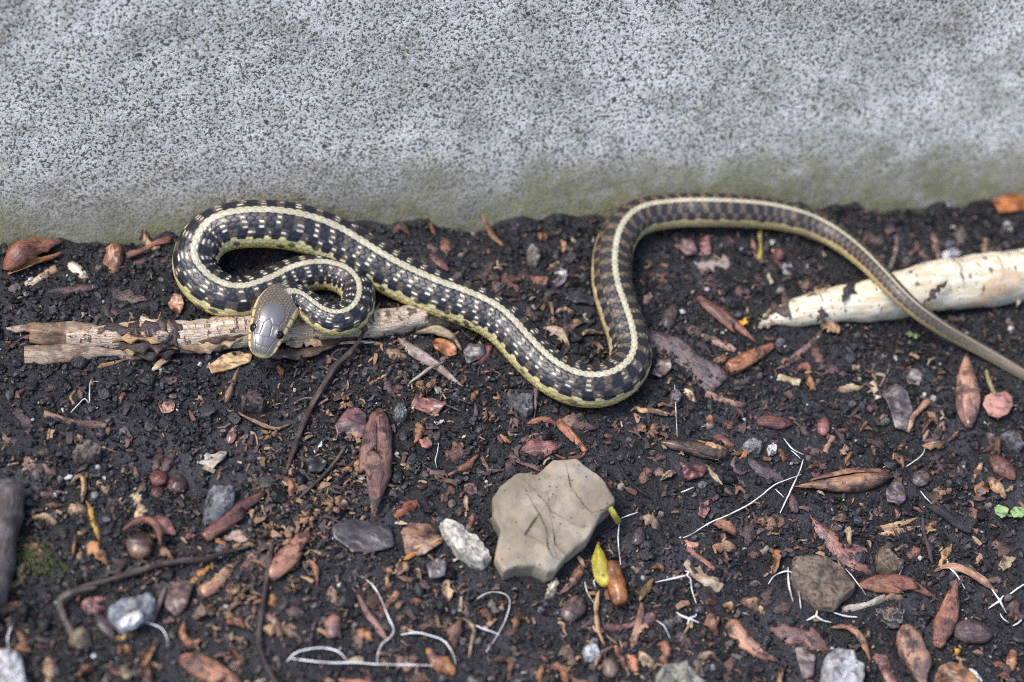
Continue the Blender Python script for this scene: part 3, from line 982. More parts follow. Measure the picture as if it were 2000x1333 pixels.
# flank stripe and yellow lower flanks
lo = 5.75 + .55 * (blot - .5) * (1 - .6 * rear) + .25 * noise3(UUg * 1.0, 0, 3, 203)
latm = smooth(lo - .08, lo + .10, aV)
yel = mixc(np.zeros(VV.shape + (3,)) + np.array([.56, .49, .25]), [.56, .45, .12], smooth(6.8, 8.2, aV))
yel = mixc(yel, [.42, .315, .165], rear * .75)
yel = yel * (.75 + .40 * cellr2[..., None])
yel = mixc(yel, [.006, .006, .006], .95 * smooth(.17, .06, edge) * (.35 + .65 * smooth(-.06, .14, bu + .10)) * (.25 + .75 * smooth(6.6, 8.0, aV)) * (1 - .55 * rear))
yel = mixc(yel, [.012, .012, .014], (aV < 8.6) * (cellr > .90) * .85 * (1 - rear))
colr = colr * (1 - latm[..., None]) + yel * latm[..., None]
belc = mixc(np.zeros(VV.shape + (3,)) + np.array([.36, .34, .14]), [.05, .05, .03], .6 * smooth(.12, .0, bph))
belm = (np.abs(th) > TH_MAX)[None] * np.ones_like(VV)
colr = colr * (1 - belm[..., None]) + belc * belm[..., None]
# tail: plain grey-brown with faint lines
tc = np.array([.115, .092, .068]) * (.8 + .4 * cellr2[..., None])
tc = mixc(tc * np.ones(VV.shape + (1,)), [.26, .215, .15], smooth(1.1, .7, aV) * .7)
tc = mixc(tc, [.26, .21, .10], smooth(6.2, 7.2, aV) * .75)
colr = mixc(colr, [0, 0, 0], tail) + tc * tail[..., None]
# neck darker towards the head
colr = mixc(colr, colr * .9, smooth(1.6, 1.05, TT)[:, None] * np.ones_like(VV) * .5)
# head
hn = noise3(Amm * .55, LATmm * .55, 0, 211)
plate = np.zeros(VV.shape + (3,)) + np.array([.100, .082, .062])
plate = mixc(plate, [.075, .085, .115], smooth(5.4, 3.2, np.abs(LATmm)) * smooth(3, 7, Amm) * smooth(26, 21, Amm) * .8)  # bluish sky reflection painted into the base colour of the central plates
plate = mixc(plate, [.085, .080, .085], smooth(.1, .6, hn) * .5)
plate = mixc(plate, [.20, .155, .095], smooth(4.4, 6.8, np.abs(LATmm)) * .7)
plate = mixc(plate, [.035, .028, .045], np.exp(-((Amm - 6.0) / 1.3) ** 2 - (LATmm / 1.0) ** 2) * .85)
plate = mixc(plate, [.40, .33, .18], smooth(2.4, .9, Amm) * .9)
plate = mixc(plate, [.10, .083, .070], small * .75)
plate = mixc(plate, [.26, .22, .16], small * smooth(.85, .2, hedge) * .35)
plate = mixc(plate, [.018, .014, .014], seam_top * .85)
plate = mixc(plate, [.02, .016, .014], small * smooth(.70, .95, hedge) * .7)
lipc = np.zeros(VV.shape + (3,)) + np.array([.50, .39, .17])
lipc = mixc(lipc, [.012, .010, .010], bars * .92 * smooth(2.4, 4, Amm))
plate = plate * (1 - lip[..., None]) + lipc * lip[..., None]
chin = headm * smooth(108, 114, lipang)[None]
plate = plate * (1 - chin[..., None]) + np.array([.52, .45, .26]) * chin[..., None]
plate = mixc(plate, [.03, .022, .018], mouth * .7)
eyeslot = headm * np.exp(-((Amm - 12.6) / 2.6) ** 2) * np.exp(-((lipang - 48) / 8) ** 2)[None]
plate = mixc(plate, [.02, .014, .012], eyeslot * .85)
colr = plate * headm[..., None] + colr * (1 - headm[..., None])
# neck: pale yellow patches on the flanks just behind the jaw
nk = smooth(1.0, 1.1, TT)[:, None] * smooth(1.75, 1.35, TT)[:, None] * smooth(4.6, 5.6, aV)
colr = mixc(colr, [.55, .46, .24], nk * .8 * smooth(.03, .12, edge))
gloss = .40 - .09 * headm + .10 * latm * (1 - headm)
body_me = mesh_np('garter_snake', POS.reshape(-1, 3), np.vstack([grid_faces(nr_, nt_, True)]))
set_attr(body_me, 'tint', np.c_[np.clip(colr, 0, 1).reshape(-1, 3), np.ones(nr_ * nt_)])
set_attr(body_me, 'gloss', gloss, 'FLOAT')
set_attr(body_me, 'sheen', headm * .30, 'FLOAT')
snake = link('garter_snake', body_me, MAT['snake'])
tag(snake, 'dark checkered garter snake with cream back stripe, its head resting on the stick', 'snake')
foot(ctr[::12], .008)
# eyes
def ball(name, centre, r, axis_dir, mat, parent, squash=.7):
    bm_v, bm_f = [], []
    a = Vector(axis_dir).normalized()
    q = a.to_track_quat('Z', 'Y').to_matrix()
    nlat, nlon = 9, 16
    vs_ = []
    for i_ in range(nlat + 1):
        ph_ = math.pi * (i_ + .001) / (nlat + .002)
        for j_ in range(nlon):
            l_ = 2 * math.pi * j_ / nlon
            v = Vector((math.sin(ph_) * math.cos(l_), math.sin(ph_) * math.sin(l_), math.cos(ph_) * squash)) * r
            vs_.append(tuple(Vector(centre) + q @ v))
    me_ = mesh_np(name, np.array(vs_), grid_faces(nlat + 1, nlon, True)[:, ::-1])
    return link(name, me_, MAT[mat], parent)
ie = int(np.argmin(np.abs(st - .0124)))
for sg in (1, -1):
    j_ = int(np.argmin(np.abs(th - sg * math.radians(53))))
    p = POS[ie, j_]
    nd = ndir[ie, j_] / np.linalg.norm(ndir[ie, j_])
    ey = ball('eye', p - nd * .0009, .0024, nd, 'eye', snake, .64)
    ball('pupil', p + nd * .00036, .00125, nd, 'pupil', ey, .35)

# ------------------------------------------------------------------ the rotten stick under the snake
se = empty('broken_stick', P(430, 660, 0))
SEE = se
tag(se, 'pale rotten stick with torn dark bark and splintered ends under the snake', 'stick')
def stick_part(name, pts, radii, zs, mat='stick', **kw):
    return finish(name, *tube_mesh(pts, radii, zs=zs, **kw), mat, (.5, .4, .3), se)
stick_part('shaft', [(130, 662), (200, 660), (262, 657), (360, 655), (470, 650), (580, 645), (690, 638), (770, 630), (832, 622)], [13, 22, 29, 32, 30, 28, 27, 26, 23], [1.8, 2.2, 2.6, 2.8, 2.8, 2.6, 2.4, 2.4, 2.2], sides=28, n=150, bump_r=.16, ends='flat', wob=.30)
sl = finish('bark_sleeve', *tube_mesh([(196, 660), (230, 658), (280, 657), (330, 656), (352, 655)], [18, 24, 29, 31, 26], zs=[2.4, 2.6, 2.8, 3.0, 2.8], sides=26, n=60, bump_r=.20, ends='flat', wob=.8), 'litter', (.062, .036, .030), se)
S('splinter', None, None, [(18, 636), (90, 637), (190, 642), (300, 646)], 20, (.40, .31, .23), 'tear', 'wood', parent=se, curl=1.6, thick=1.6, z=2.6, ragged=.3)
S('splinter', None, None, [(62, 657), (130, 660), (220, 664), (300, 664)], 26, (.20, .135, .09), 'blunt', 'wood', parent=se, curl=2.0, thick=2.0, z=1.8, ragged=.3)
S('splinter', None, None, [(48, 692), (110, 688), (200, 682), (320, 676)], 30, (.34, .27, .21), 'blunt', 'wood', parent=se, curl=2.4, thick=2.2, z=1.0, ragged=.3)
S('splinter', None, None, [(80, 672), (150, 673), (250, 672)], 12, (.10, .065, .05), 'lance', 'wood', parent=se, curl=1.0, thick=1.6, z=1.4, ragged=.3)
S('bark', None, None, [(205, 642), (262, 640), (330, 643)], 22, (.050, .030, .030), 'lance', 'litter', parent=se, curl=1.4, thick=.8, z=8.8, ragged=.5)
S('bark', None, None, [(232, 672), (280, 670), (338, 664)], 26, (.055, .030, .022), 'lance', 'litter', parent=se, curl=1.6, thick=.8, z=7.2, ragged=.5)
S('peeled_wood', None, None, [(275, 625), (330, 632), (400, 633), (486, 626)], 30, (.60, .52, .43), 'blunt', 'wood', parent=se, curl=2.2, thick=.9, z=7.0, ragged=.35)
S('peeled_wood', None, None, [(330, 672), (400, 664), (484, 654)], 26, (.42, .30, .19), 'lance', 'wood', parent=se, curl=1.4, thick=.8, z=6.2, ragged=.4)
S('bark', None, None, [(520, 692), (590, 680), (660, 668), (720, 656)], 22, (.085, .040, .026), 'lance', 'litter', parent=se, curl=1.4, thick=1.0, z=2.6, ragged=.4)
S('peeled_wood', None, None, [(532, 694), (580, 688), (640, 680)], 12, (.40, .32, .24), 'lance', 'wood', parent=se, curl=.8, thick=.8, z=2.0, ragged=.4)
S('peeled_wood', None, None, [(560, 668), (610, 664), (632, 672)], 16, (.52, .40, .26), 'lance', 'wood', parent=se, curl=1.0, thick=.8, z=4.4, ragged=.4)
S('splinter', None, None, [(606, 690), (650, 672), (735, 666)], 6, (.62, .56, .50), 'lance', 'wood', parent=se, curl=.4, thick=.5, z=1.4)
S('bark', None, None, [(330, 668), (350, 650), (352, 632)], 30, (.045, .026, .026), 'lance', 'litter', parent=se, curl=1.5, thick=.8, z=8.6, ragged=.6)
S('bark', None, None, [(258, 690), (300, 688), (342, 680)], 14, (.06, .045, .036), 'lance', 'litter', parent=se, curl=1.5, thick=.8, z=4.5, ragged=.6)
S('bark', None, None, [(386, 660), (430, 658), (484, 650)], 12, (.085, .045, .032), 'lance', 'litter', parent=se, curl=1.0, thick=.6, z=8.2, ragged=.6)
S('peeled_wood', None, None, [(220, 662), (262, 660), (318, 664)], 12, (.50, .34, .17), 'lance', 'wood', parent=se, curl=1.2, thick=.7, z=9.4, ragged=.6)
S('peeled_wood', None, None, [(240, 684), (262, 684), (286, 680)], 8, (.52, .36, .17), 'lance', 'wood', parent=se, curl=1.2, thick=.7, z=6.2, ragged=.6)
S('splinter', None, None, [(812, 622), (826, 610), (838, 612)], 10, (.55, .46, .35), 'taper', 'wood', parent=se, curl=1, thick=1, z=6, ragged=.5)
stick_part('knot', [(300, 660), (316, 656), (330, 658)], [9, 13, 8], [9.0, 9.8, 9.0], sides=10, n=10, bump_r=.2)
stick_part('broken_end', [(818, 636), (850, 634), (905, 640)], [17, 15, 8], [1.8, 1.6, 1.2], mat='twig', sides=14, n=24, bump_r=.25)
bpy.data.objects['broken_end'].color = (.055, .048, .042, 1)

# ------------------------------------------------------------------ the peeled white root under the tail
re_ = empty('peeled_root', P(1750, 580, 0))
tag(re_, 'thick cream-white peeled root specked with soil under the snake tail', 'root')
finish('shaft', *tube_mesh([(1500, 626), (1525, 618), (1560, 610), (1640, 597), (1702, 588), (1850, 555), (2000, 535), (2150, 512), (2320, 486)],
       [13, 20, 28, 37, 43, 52, 53, 54, 54], zs=[1.4, 2.2, 3.2, 4.6, 5.8, 7.4, 8, 8, 8], sides=32, n=140, bump_r=.09, wob=.35), 'root', (.7, .6, .5), re_)
S('torn_end', None, None, [(1482, 634), (1500, 628), (1530, 622)], 16, (.50, .44, .34), 'tear', 'wood', parent=re_, curl=1.2, z=2.5, thick=1.2, ragged=.5)
S('torn_end', None, None, [(1490, 614), (1512, 608), (1545, 598)], 14, (.46, .38, .27), 'tear', 'wood', parent=re_, curl=1.2, z=5, thick=1.2, ragged=.5)
S('torn_skin', None, None, [(1606, 618), (1622, 634), (1640, 650)], 24, (.45, .27, .14), 'lance', 'litter', parent=re_, curl=1, z=3, thick=.6, ragged=.4)
S('torn_skin', None, None, [(1578, 578), (1610, 566), (1636, 560)], 18, (.40, .27, .17), 'lance', 'litter', parent=re_, curl=1, z=10, thick=.6, ragged=.5)
S('torn_skin', None, None, [(1508, 608), (1540, 592), (1580, 580)], 24, (.10, .07, .058), 'lance', 'litter', parent=re_, curl=1.2, z=7, thick=.7, ragged=.6)
S('torn_skin', None, None, [(1590, 590), (1604, 604), (1600, 622)], 20, (.035, .030, .03), 'lance', 'litter', parent=re_, curl=1.2, z=9, thick=.7, ragged=.7)
S('root_stub', None, None, [(1980, 572), (1992, 580), (1990, 594)], 12, (.62, .55, .44), 'tear', 'clean', parent=re_, curl=1, z=5, thick=1.2)

# ------------------------------------------------------------------ things lying on the soil
K = dict(rb=(.21, .085, .050), dk=(.060, .036, .032), tan=(.42, .265, .14), pale=(.56, .46, .32), pur=(.115, .058, .060), org=(.44, .175, .060),
         grb=(.125, .095, .090), pink=(.42, .21, .17), brn=(.145, .075, .050), gry=(.17, .165, .165), yel=(.60, .36, .06), ink=(.030, .026, .032),
         cream=(.62, .55, .43), wht=(.68, .67, .66))

# --- stones
O('rock', 'large angular tan rock with cracked ridges on the soil', 'rock',
  [(900 + x / 5.128, 880 + y / 5.128) for x, y in [(900, 180), (1130, 165), (1270, 290), (1410, 400), (1520, 570), (1510, 620), (1400, 700), (1330, 830), (1250, 960),
   (1050, 1100), (940, 1250), (850, 1275), (720, 1210), (550, 1210), (430, 1250), (340, 1100), (390, 830), (320, 700), (310, 520), (380, 400), (560, 295), (740, 310), (820, 240)]],
  11, (.30, .255, .20), 'rock', nr=300, rough=.6, bumpy=.13, terrace=.35, scarps=[(1.3, [(900 + x / 5.128, 880 + y / 5.128) for x, y in pl]) for pl in ([(1260, 800), (1180, 800), (1100, 750), (1010, 700), (900, 630), (870, 570), (780, 480)],
  [(1510, 600), (1400, 655), (1300, 665), (1210, 560), (1150, 470), (1090, 400), (1070, 310)], [(830, 780), (790, 690), (740, 600)], [(1020, 1110), (920, 1090), (870, 1030), (860, 960)], [(1060, 1050), (940, 960), (930, 900)], [(700, 900), (640, 860), (740, 720)])], tilt=(.06, .05), z=.5,
  rings=[(.93, -.4), (.97, .05), (.985, .25), (.995, .5), (1.0, .78), (.998, .90), (.985, .97)] + [(k_, 1.0 + .04 * (1 - k_)) for k_ in np.linspace(.955, .03, 44)])
stones = [
 ('white_stone', 'rough whitish elongated stone beside the large tan rock', [(858, 1025), (868, 1018), (895, 1028), (930, 1050), (955, 1080), (960, 1095), (945, 1107), (925, 1102), (895, 1082), (870, 1050)], 8, (.50, .485, .42)),
 ('pebble', 'grey-brown bean-shaped pebble on bare soil', [(141, 890), (150, 873), (180, 865), (198, 874), (195, 890), (182, 898), (150, 900)], 7, (.15, .125, .11)),
 ('stone', 'blue-grey granular square stone beside a glossy red bud', [(396, 1010), (405, 965), (420, 952), (460, 955), (455, 990), (425, 1018), (402, 1015)], 8, (.19, .20, .215)),
 ('quartz_stone', 'glassy grey quartz stone with a white face', [(212, 1190), (235, 1175), (295, 1160), (306, 1175), (300, 1205), (270, 1220), (235, 1230), (210, 1208)], 8, (.20, .215, .24)),
 ('stone', 'white rounded stone near the dark grey stick', [(-14, 1275), (20, 1268), (42, 1285), (52, 1333), (50, 1350), (-14, 1350)], 10, (.46, .46, .47)),
 ('stone', 'flat grey-brown slab of stone under white rootlets', [(1550, 1090), (1615, 1088), (1645, 1115), (1672, 1145), (1668, 1155), (1645, 1175), (1630, 1193), (1600, 1190), (1565, 1160), (1545, 1130)], 7, (.135, .105, .082)),
 ('stone', 'smooth brown wedge-shaped stone beside a long red bark strip', [(1712, 1085), (1722, 1068), (1745, 1085), (1765, 1100), (1760, 1115), (1735, 1122), (1715, 1108)], 7, (.16, .125, .092)),
 ('stone', 'sparkling blue-white stone touching a brown bark strip', [(1605, 1330), (1613, 1282), (1635, 1267), (1665, 1275), (1685, 1305), (1685, 1350), (1610, 1350)], 9, (.38, .385, .40)),
 ('stone', 'pale greenish-grey smooth stone half out of the soil', [(1284, 1315), (1300, 1298), (1338, 1293), (1355, 1315), (1382, 1338), (1380, 1356), (1280, 1356)], 9, (.24, .24, .205)),
 ('stone', 'black and white speckled stone by the snake bend', [(992, 778), (1015, 770), (1040, 770), (1042, 800), (1030, 808), (1005, 792)], 6, (.13, .135, .15)),
 ('pebble', 'round rough grey pebble beside a brown bud', [(768, 806), (776, 794), (790, 794), (796, 808), (788, 820), (774, 818)], 6, (.14, .145, .15)),
 ('pebble', 'white angular pebble beside orange peels', [(1140, 1268), (1148, 1258), (1165, 1260), (1172, 1276), (1160, 1290), (1145, 1286)], 5, (.46, .47, .49)),
 ('pebble', 'pale grey oval pebble between the arch of the snake and its tail bend', [(1030, 490), (1036, 478), (1050, 482), (1056, 500), (1048, 514), (1034, 508)], 5, (.28, .25, .23)),
 ('pebble', 'dark purple wedge-shaped stone with pink rim under a brown stalk', [(472, 774), (498, 762), (508, 772), (517, 788), (512, 797), (474, 797)], 7, (.10, .075, .080)),
 ('pebble', 'dusty grey pebble beside the chain of pale bark curls', [(1450, 870), (1462, 858), (1478, 858), (1490, 868), (1486, 880), (1462, 878)], 5, (.22, .22, .22)),
 ('pebble', 'white knobbly pebble beside an orange husk scrap', [(1500, 872), (1508, 868), (1518, 872), (1516, 884), (1504, 886)], 4, (.52, .51, .50)),
 ('pebble', 'grey flat pebble near the round pink leaf', [(1958, 845), (1972, 838), (1992, 848), (2003, 866), (1996, 876), (1976, 864)], 5, (.13, .13, .145)),
 ('pebble', 'pink-brown rounded pebble in the bend of the snake tail', [(1508, 500), (1518, 490), (1530, 496), (1530, 510), (1516, 514)], 4, (.17, .075, .070)),
 ('pebble', 'purple-grey pebble by the pale yellow curl', [(1310, 770), (1322, 764), (1330, 776), (1324, 790), (1312, 786)], 4, (.17, .15, .16)),
 ('pebble', 'pale pink pebble under the splintered stick', [(486, 776), (494, 768), (506, 774), (504, 786), (492, 788)], 3, (.30, .22, .22)),
]
for nm, lb, ol, h, c in stones:
    O(nm, lb, 'stone' if nm != 'pebble' else 'pebble', ol, h, c, flat=(uid() % 2 == 0), bumpy=.30, rough=.6)
O('white_stone', 'bright white chip lying on the glassy quartz stone', 'stone', [(232, 1215), (245, 1205), (275, 1193), (280, 1205), (262, 1222), (235, 1231)], 4, (.74, .74, .75), z=6.5, flat=True)

# --- buds and husks
R1 = [(-75, 70, .05, .62, 0), (20, 150, .0, .45, 1), (-140, -40, .02, .70, 1), (-60, 60, .45, .95, 0)]
bud('bud', 'large brown pointed bud with overlapping scales lying tip down the slope', 'bud', (742, 800), (731, 1010), 52, (.21, .105, .082), (.13, .075, .066), R1, mat='litter')
bud('bud', 'tan scaly bud standing between the round pink leaf and the tail tip', 'bud', (1893, 832), (1887, 688), 40, (.38, .215, .15), (.27, .13, .10), R1)
bud('bud', 'long brown bud split along its length below the white rootlets', 'bud', (1735, 932), (1560, 950), 46, (.27, .15, .085), (.36, .20, .11), [(-170, -8, .0, .97, 0), (8, 165, .02, .85, 1)], scales=1)
bud('bud', 'slender chestnut bud with sharp tip between root and purple bark', 'bud', (1362, 582), (1480, 674), 26, (.26, .105, .065), (.34, .15, .09), R1[:2], mat='glossy')
bud('bud', 'open-ended orange-brown bud tube beside the purple bark', 'bud', (1421, 724), (1508, 678), 36, (.38, .165, .08), (.28, .11, .07), R1[:2], prof=[(0, .75), (.1, .95), (.4, 1), (.7, .8), (1, .35)])
bud('bud', 'thick tan bud lying beside the lace-like leaf skeleton', 'bud', (1768, 1222), (1806, 1352), 50, (.33, .185, .125), (.24, .125, .095), R1)
bud('bud', 'brown bud with orange butt end below the curled tan ribbon', 'bud', (1830, 1264), (1868, 1130), 38, (.29, .13, .085), (.38, .165, .085), R1[:3])
bud('bud', 'dark brown bud caked in soil with orange tips', 'bud', (1418, 888), (1290, 866), 32, (.095, .055, .038), (.32, .15, .06), R1[:2], prof=[(0, .7), (.1, .9), (.5, 1), (.8, .75), (1, .2)])
bud('bud', 'glossy red-brown bud tube leaning across the blue-grey stone', 'bud', (398, 1052), (518, 964), 28, (.16, .060, .045), (.24, .10, .065), R1[:2], mat='glossy', prof=[(0, .8), (.3, .95), (.7, 1), (.9, .6), (1, .2)])
bud('bud', 'pinkish brown blunt bud beside the long upright twig', 'bud', (526, 1128), (604, 1040), 40, (.34, .16, .105), (.25, .12, .095), R1[:1], prof=[(0, .55), (.08, .85), (.3, 1), (.6, .95), (.9, .7), (1, .3)])
bud('bud', 'curved chestnut bud beside the wedge-shaped stone', 'bud', (1678, 1142), (1834, 1172), 34, (.25, .095, .060), (.32, .14, .08), R1[:2], bend=-4.5, mat='glossy')
bud('bud', 'blurred orange and brown bud near the small curled husk', 'bud', (352, 1282), (486, 1345), 40, (.40, .19, .11), (.26, .13, .10), R1[:2])
bud('bud', 'orange smooth bud tube crossing the reddish flakes', 'bud', (1090, 822), (1145, 882), 19, (.35, .135, .065), (.30, .11, .06), R1[:1], prof=[(0, .9), (.2, 1), (.8, .75), (1, .6)])
se2 = empty('sprout', P(1175, 1150, 0))
tag(se2, 'bright yellow and glossy brown sprout pushing out of the soil', 'sprout')
H('shoot', None, None, (1183, 1150), (1165, 1068), 32, (.44, .39, .045), 'clean', parent=se2, zc=4.5, scales=1, prof=[(0, .55), (.15, .9), (.4, 1), (.7, .75), (.92, .28), (1, .08)])
H('husk', None, None, (1211, 1188), (1188, 1106), 32, (.30, .105, .018), 'glossy', parent=se2, zc=5.5, scales=1, prof=[(0, .6), (.1, .85), (.4, 1), (.8, .95), (.95, .7), (1, .4)])
H('tip', None, None, (1166, 1074), (1166, 1064), 7, (.34, .11, .04), 'clean', parent=se2, zc=4.5, scales=1)
seeds = [
 ('seed', 'glossy dark red round seed paired with a rounder one', (300, 944), (322, 918), 34, (.14, .040, .026)),
 ('seed', 'plum-coloured round seed with pale ridge', (338, 958), (352, 922), 38, (.085, .030, .034)),
 ('seed', 'small dark red seed under the pair of round seeds', (298, 968), (318, 952), 24, (.075, .026, .026)),
 ('seed', 'pinkish flat seed with dark tip on bare soil', (648, 1244), (655, 1196), 29, (.30, .15, .125)),
 ('seed', 'red-brown bean-shaped seed beside the pebble row', (1478, 822), (1548, 830), 27, (.24, .085, .070)),
 ('seed', 'small oval red seed in front of the curved rootlet ends', (1606, 852), (1612, 818), 25, (.26, .10, .085)),
 ('seed', 'pink seed stuck upright in the soil near the thin tan curl', (449, 864), (456, 832), 17, (.40, .19, .145)),
 ('seed', 'red pointed seed lying behind the middle of the snake', (838, 496), (876, 530), 18, (.22, .085, .085)),
 ('seed', 'dark purple seed pointing at the quartz stone', (186, 1200), (224, 1250), 20, (.070, .038, .045)),
 ('seed', 'reddish seed half under an orange husk rim', (306, 1002), (342, 1042), 25, (.30, .12, .10)),
 ('seed', 'dark oval seed at the end of the forked white rootlet', (1362, 1180), (1372, 1198), 20, (.040, .035, .045)),
 ('seed', 'speckled brown round seed behind the veined leaf scrap', (1790, 945), (1812, 920), 34, (.15, .105, .095)),
 ('seed', 'salmon-coloured seed beside a white chip', (1724, 1308), (1752, 1345), 20, (.44, .21, .14)),
 ('seed', 'pair of violet seeds below the crossing rootlets', (1555, 1004), (1545, 968), 18, (.12, .055, .062)),
 ('seed', 'round dark seed with pale end beside the scrap of fibre', (1240, 1065), (1252, 1030), 24, (.060, .045, .050)),
 ('husk', 'round brown husk wrapped in a torn orange rim', (262, 1086), (288, 1040), 56, (.17, .095, .060)),
 ('husk', 'dark knobbly husk beside the purple bark', (1302, 638), (1318, 592), 30, (.095, .065, .062)),
 ('husk', 'round brown shell with cracked skin below the tan rock', (1105, 1206), (1138, 1160), 46, (.12, .075, .065)),
 ('husk', 'dull brown shell with pale split beside the sprouting scrap', (1192, 1320), (1198, 1280), 36, (.16, .11, .085)),
 ('husk', 'reddish torn husk near the slim tan grain', (1940, 884), (1986, 932), 42, (.20, .085, .062)),
 ('husk', 'shaggy dark catkin husk below the split brown bud', (1862, 1228), (1940, 1238), 52, (.095, .060, .060)),
]
for nm, lb, p0, p1, w, c in seeds:
    H(nm, lb, nm, p0, p1, w * (.86 if w > 30 else 1), tuple(q_ * .85 for q_ in c), 'glossy' if w < 24 else 'litter', scales=2 if w > 26 else 1, flat=.62, zc=w * .24 * .12, seam=.13, prof=[(0, .25), (.08, .6), (.3, .95), (.5, 1), (.75, .8), (.93, .4), (1, .06)])

# --- traced flat scraps: bark, leaves, shells
flakes = [
 ('bark_flake', 'yellow and brown torn bark flake under the snake snout', [(405, 708), (438, 688), (466, 680), (492, 686), (492, 700), (460, 714), (430, 722), (412, 728)], (.50, .36, .19), 'wood'),
 ('leaf_scrap', 'pale grey pointed leaf scrap on bare soil', [(387, 900), (405, 883), (445, 882), (440, 895), (415, 914)], (.36, .34, .30), 'clean'),
 ('leaf_scrap', 'purple torn bract with tan edges beside the large bud', [(668, 812), (684, 792), (700, 798), (715, 815), (718, 850), (690, 862), (660, 850), (652, 832)], (.15, .070, .080), 'litter'),
 ('bark_flake', 'pinkish brown oval flake with grey stalk near the snake bend', [(803, 790), (812, 768), (850, 775), (874, 790), (850, 808), (825, 804)], (.29, .135, .105), 'litter'),
 ('bark_flake', 'dark grey flat bark sheet beside the split brown scale', [(648, 1025), (700, 1010), (765, 1030), (772, 1065), (720, 1078), (690, 1075), (650, 1050)], (.062, .056, .064), 'litter'),
 ('bark_flake', 'split tan and brown scale resting against the whitish stone', [(782, 1042), (800, 1020), (840, 1022), (862, 1040), (866, 1060), (830, 1085), (792, 1080)], (.24, .135, .09), 'litter'),
 ('bark_flake', 'orange-brown waxy lump under the broken stick end', [(842, 668), (850, 659), (880, 663), (892, 678), (893, 692), (868, 690), (850, 684)], (.36, .155, .07), 'litter'),
 ('leaf_scrap', 'dark grey square leaf scrap against the snake flank', [(905, 682), (915, 670), (945, 675), (950, 690), (935, 702), (912, 705)], (.085, .078, .082), 'litter'),
 ('leaf_scrap', 'brown cracked shell scrap beside the dark twig fork', [(330, 1135), (360, 1130), (378, 1145), (365, 1185), (345, 1203), (322, 1185)], (.15, .090, .075), 'litter'),
 ('leaf_scrap', 'pointed tan leaf scrap beside the clover seedling', [(1950, 1105), (1960, 1085), (1985, 1090), (1975, 1105), (1958, 1118)], (.30, .235, .14), 'clean'),
 ('leaf_scrap', 'grey leaf scrap with a pale midrib under the split bud', [(1730, 955), (1745, 940), (1768, 945), (1770, 975), (1755, 990), (1732, 980)], (.135, .105, .115), 'litter'),
 ('dead_leaf', 'orange-brown dead leaf stuck against the wall foot', [(1936, 388), (1965, 370), (2010, 366), (2010, 412), (1950, 418)], (.36, .125, .035), 'clean'),
 ('leaf_scrap', 'mottled brown and white leaf scrap beside the sparkling stone', [(1552, 1268), (1575, 1262), (1592, 1280), (1588, 1322), (1568, 1328), (1558, 1300)], (.26, .20, .18), 'litter'),
 ('husk_shell', 'orange and brown broken shell at a white chip', [(1822, 1336), (1835, 1300), (1860, 1292), (1885, 1297), (1912, 1335), (1905, 1352), (1822, 1352)], (.30, .15, .065), 'litter'),
 ('bark_flake', 'grey square bark flake below the purple bark strip', [(1272, 732), (1284, 700), (1306, 702), (1312, 720), (1290, 740)], (.17, .13, .11), 'litter'),
 ('leaf_scrap', 'dusty pink leaf scrap beneath the high arch of the snake', [(1318, 478), (1334, 462), (1352, 470), (1364, 498), (1340, 502)], (.20, .13, .125), 'litter'),
 ('leaf_scrap', 'small square red-brown scrap beneath the high arch of the snake', [(1366, 478), (1376, 466), (1390, 470), (1388, 496), (1372, 498)], (.26, .12, .11), 'litter'),
 ('leaf_scrap', 'glossy grey film of leaf near the whitish stone', [(832, 1098), (856, 1088), (872, 1106), (868, 1128), (838, 1132)], (.13, .115, .125), 'glossy'),
 ('leaf_scrap', 'maroon crumpled leaf scrap beside a pale straw', [(1332, 910), (1350, 902), (1385, 916), (1372, 930), (1348, 938), (1338, 928)], (.12, .038, .045), 'litter'),
 ('leaf_scrap', 'brown leaf scrap shaped like a flower beside a white thread', [(817, 862), (828, 856), (840, 856), (845, 868), (836, 880), (824, 878)], (.34, .15, .12), 'litter'),
 ('leaf_scrap', 'square pink-brown scrap beside the round dark seed', [(1366, 984), (1384, 978), (1388, 992), (1378, 1010), (1364, 1006)], (.29, .14, .12), 'litter'),
 ('bark_flake', 'mauve flat shell of leaf by the tan v-shaped peel', [(1722, 760), (1748, 748), (1772, 766), (1784, 800), (1770, 840), (1748, 836), (1738, 800)], (.19, .16, .15), 'litter'),
 ('leaf_scrap', 'pale cupped leaf scrap under the snake tail tip', [(1766, 724), (1790, 716), (1804, 730), (1798, 748), (1776, 752)], (.24, .21, .20), 'litter'),
 ('leaf_scrap', 'yellow torn petal beside the slender chestnut bud', [(1438, 628), (1450, 624), (1458, 618), (1462, 634), (1446, 638)], (.62, .34, .035), 'clean'),
 ('leaf_scrap', 'brown leaf corner tucked against the snake by the stick', [(328, 590), (340, 570), (352, 572), (360, 592), (352, 608), (336, 606)], (.34, .165, .10), 'litter'),
 ('leaf_scrap', 'lilac scrap of leaf between the snake bends', [(1080, 548), (1092, 532), (1110, 534), (1104, 550), (1088, 560)], (.22, .19, .22), 'litter'),
 ('leaf_scrap', 'dark blue-black leaf scrap behind the snake bend', [(1100, 574), (1130, 566), (1166, 586), (1160, 598), (1124, 590)], (.026, .028, .045), 'litter'),
 ('leaf_scrap', 'dark film of leaf floating over the soil crumbs at the dark twig', [(596, 900), (618, 890), (640, 902), (630, 922), (604, 924)], (.05, .045, .05), 'litter'),
]
for nm, lb, ol, c, mt_ in flakes:
    F(nm, lb, nm.split('_')[0] if nm != 'dead_leaf' else 'leaf', ol, c, mt_, z=1.6, warp=2.2)
pk = empty('round_leaf', P(1950, 790, 0))
tag(pk, 'round pink seed leaf on a short pale stalk', 'leaf')
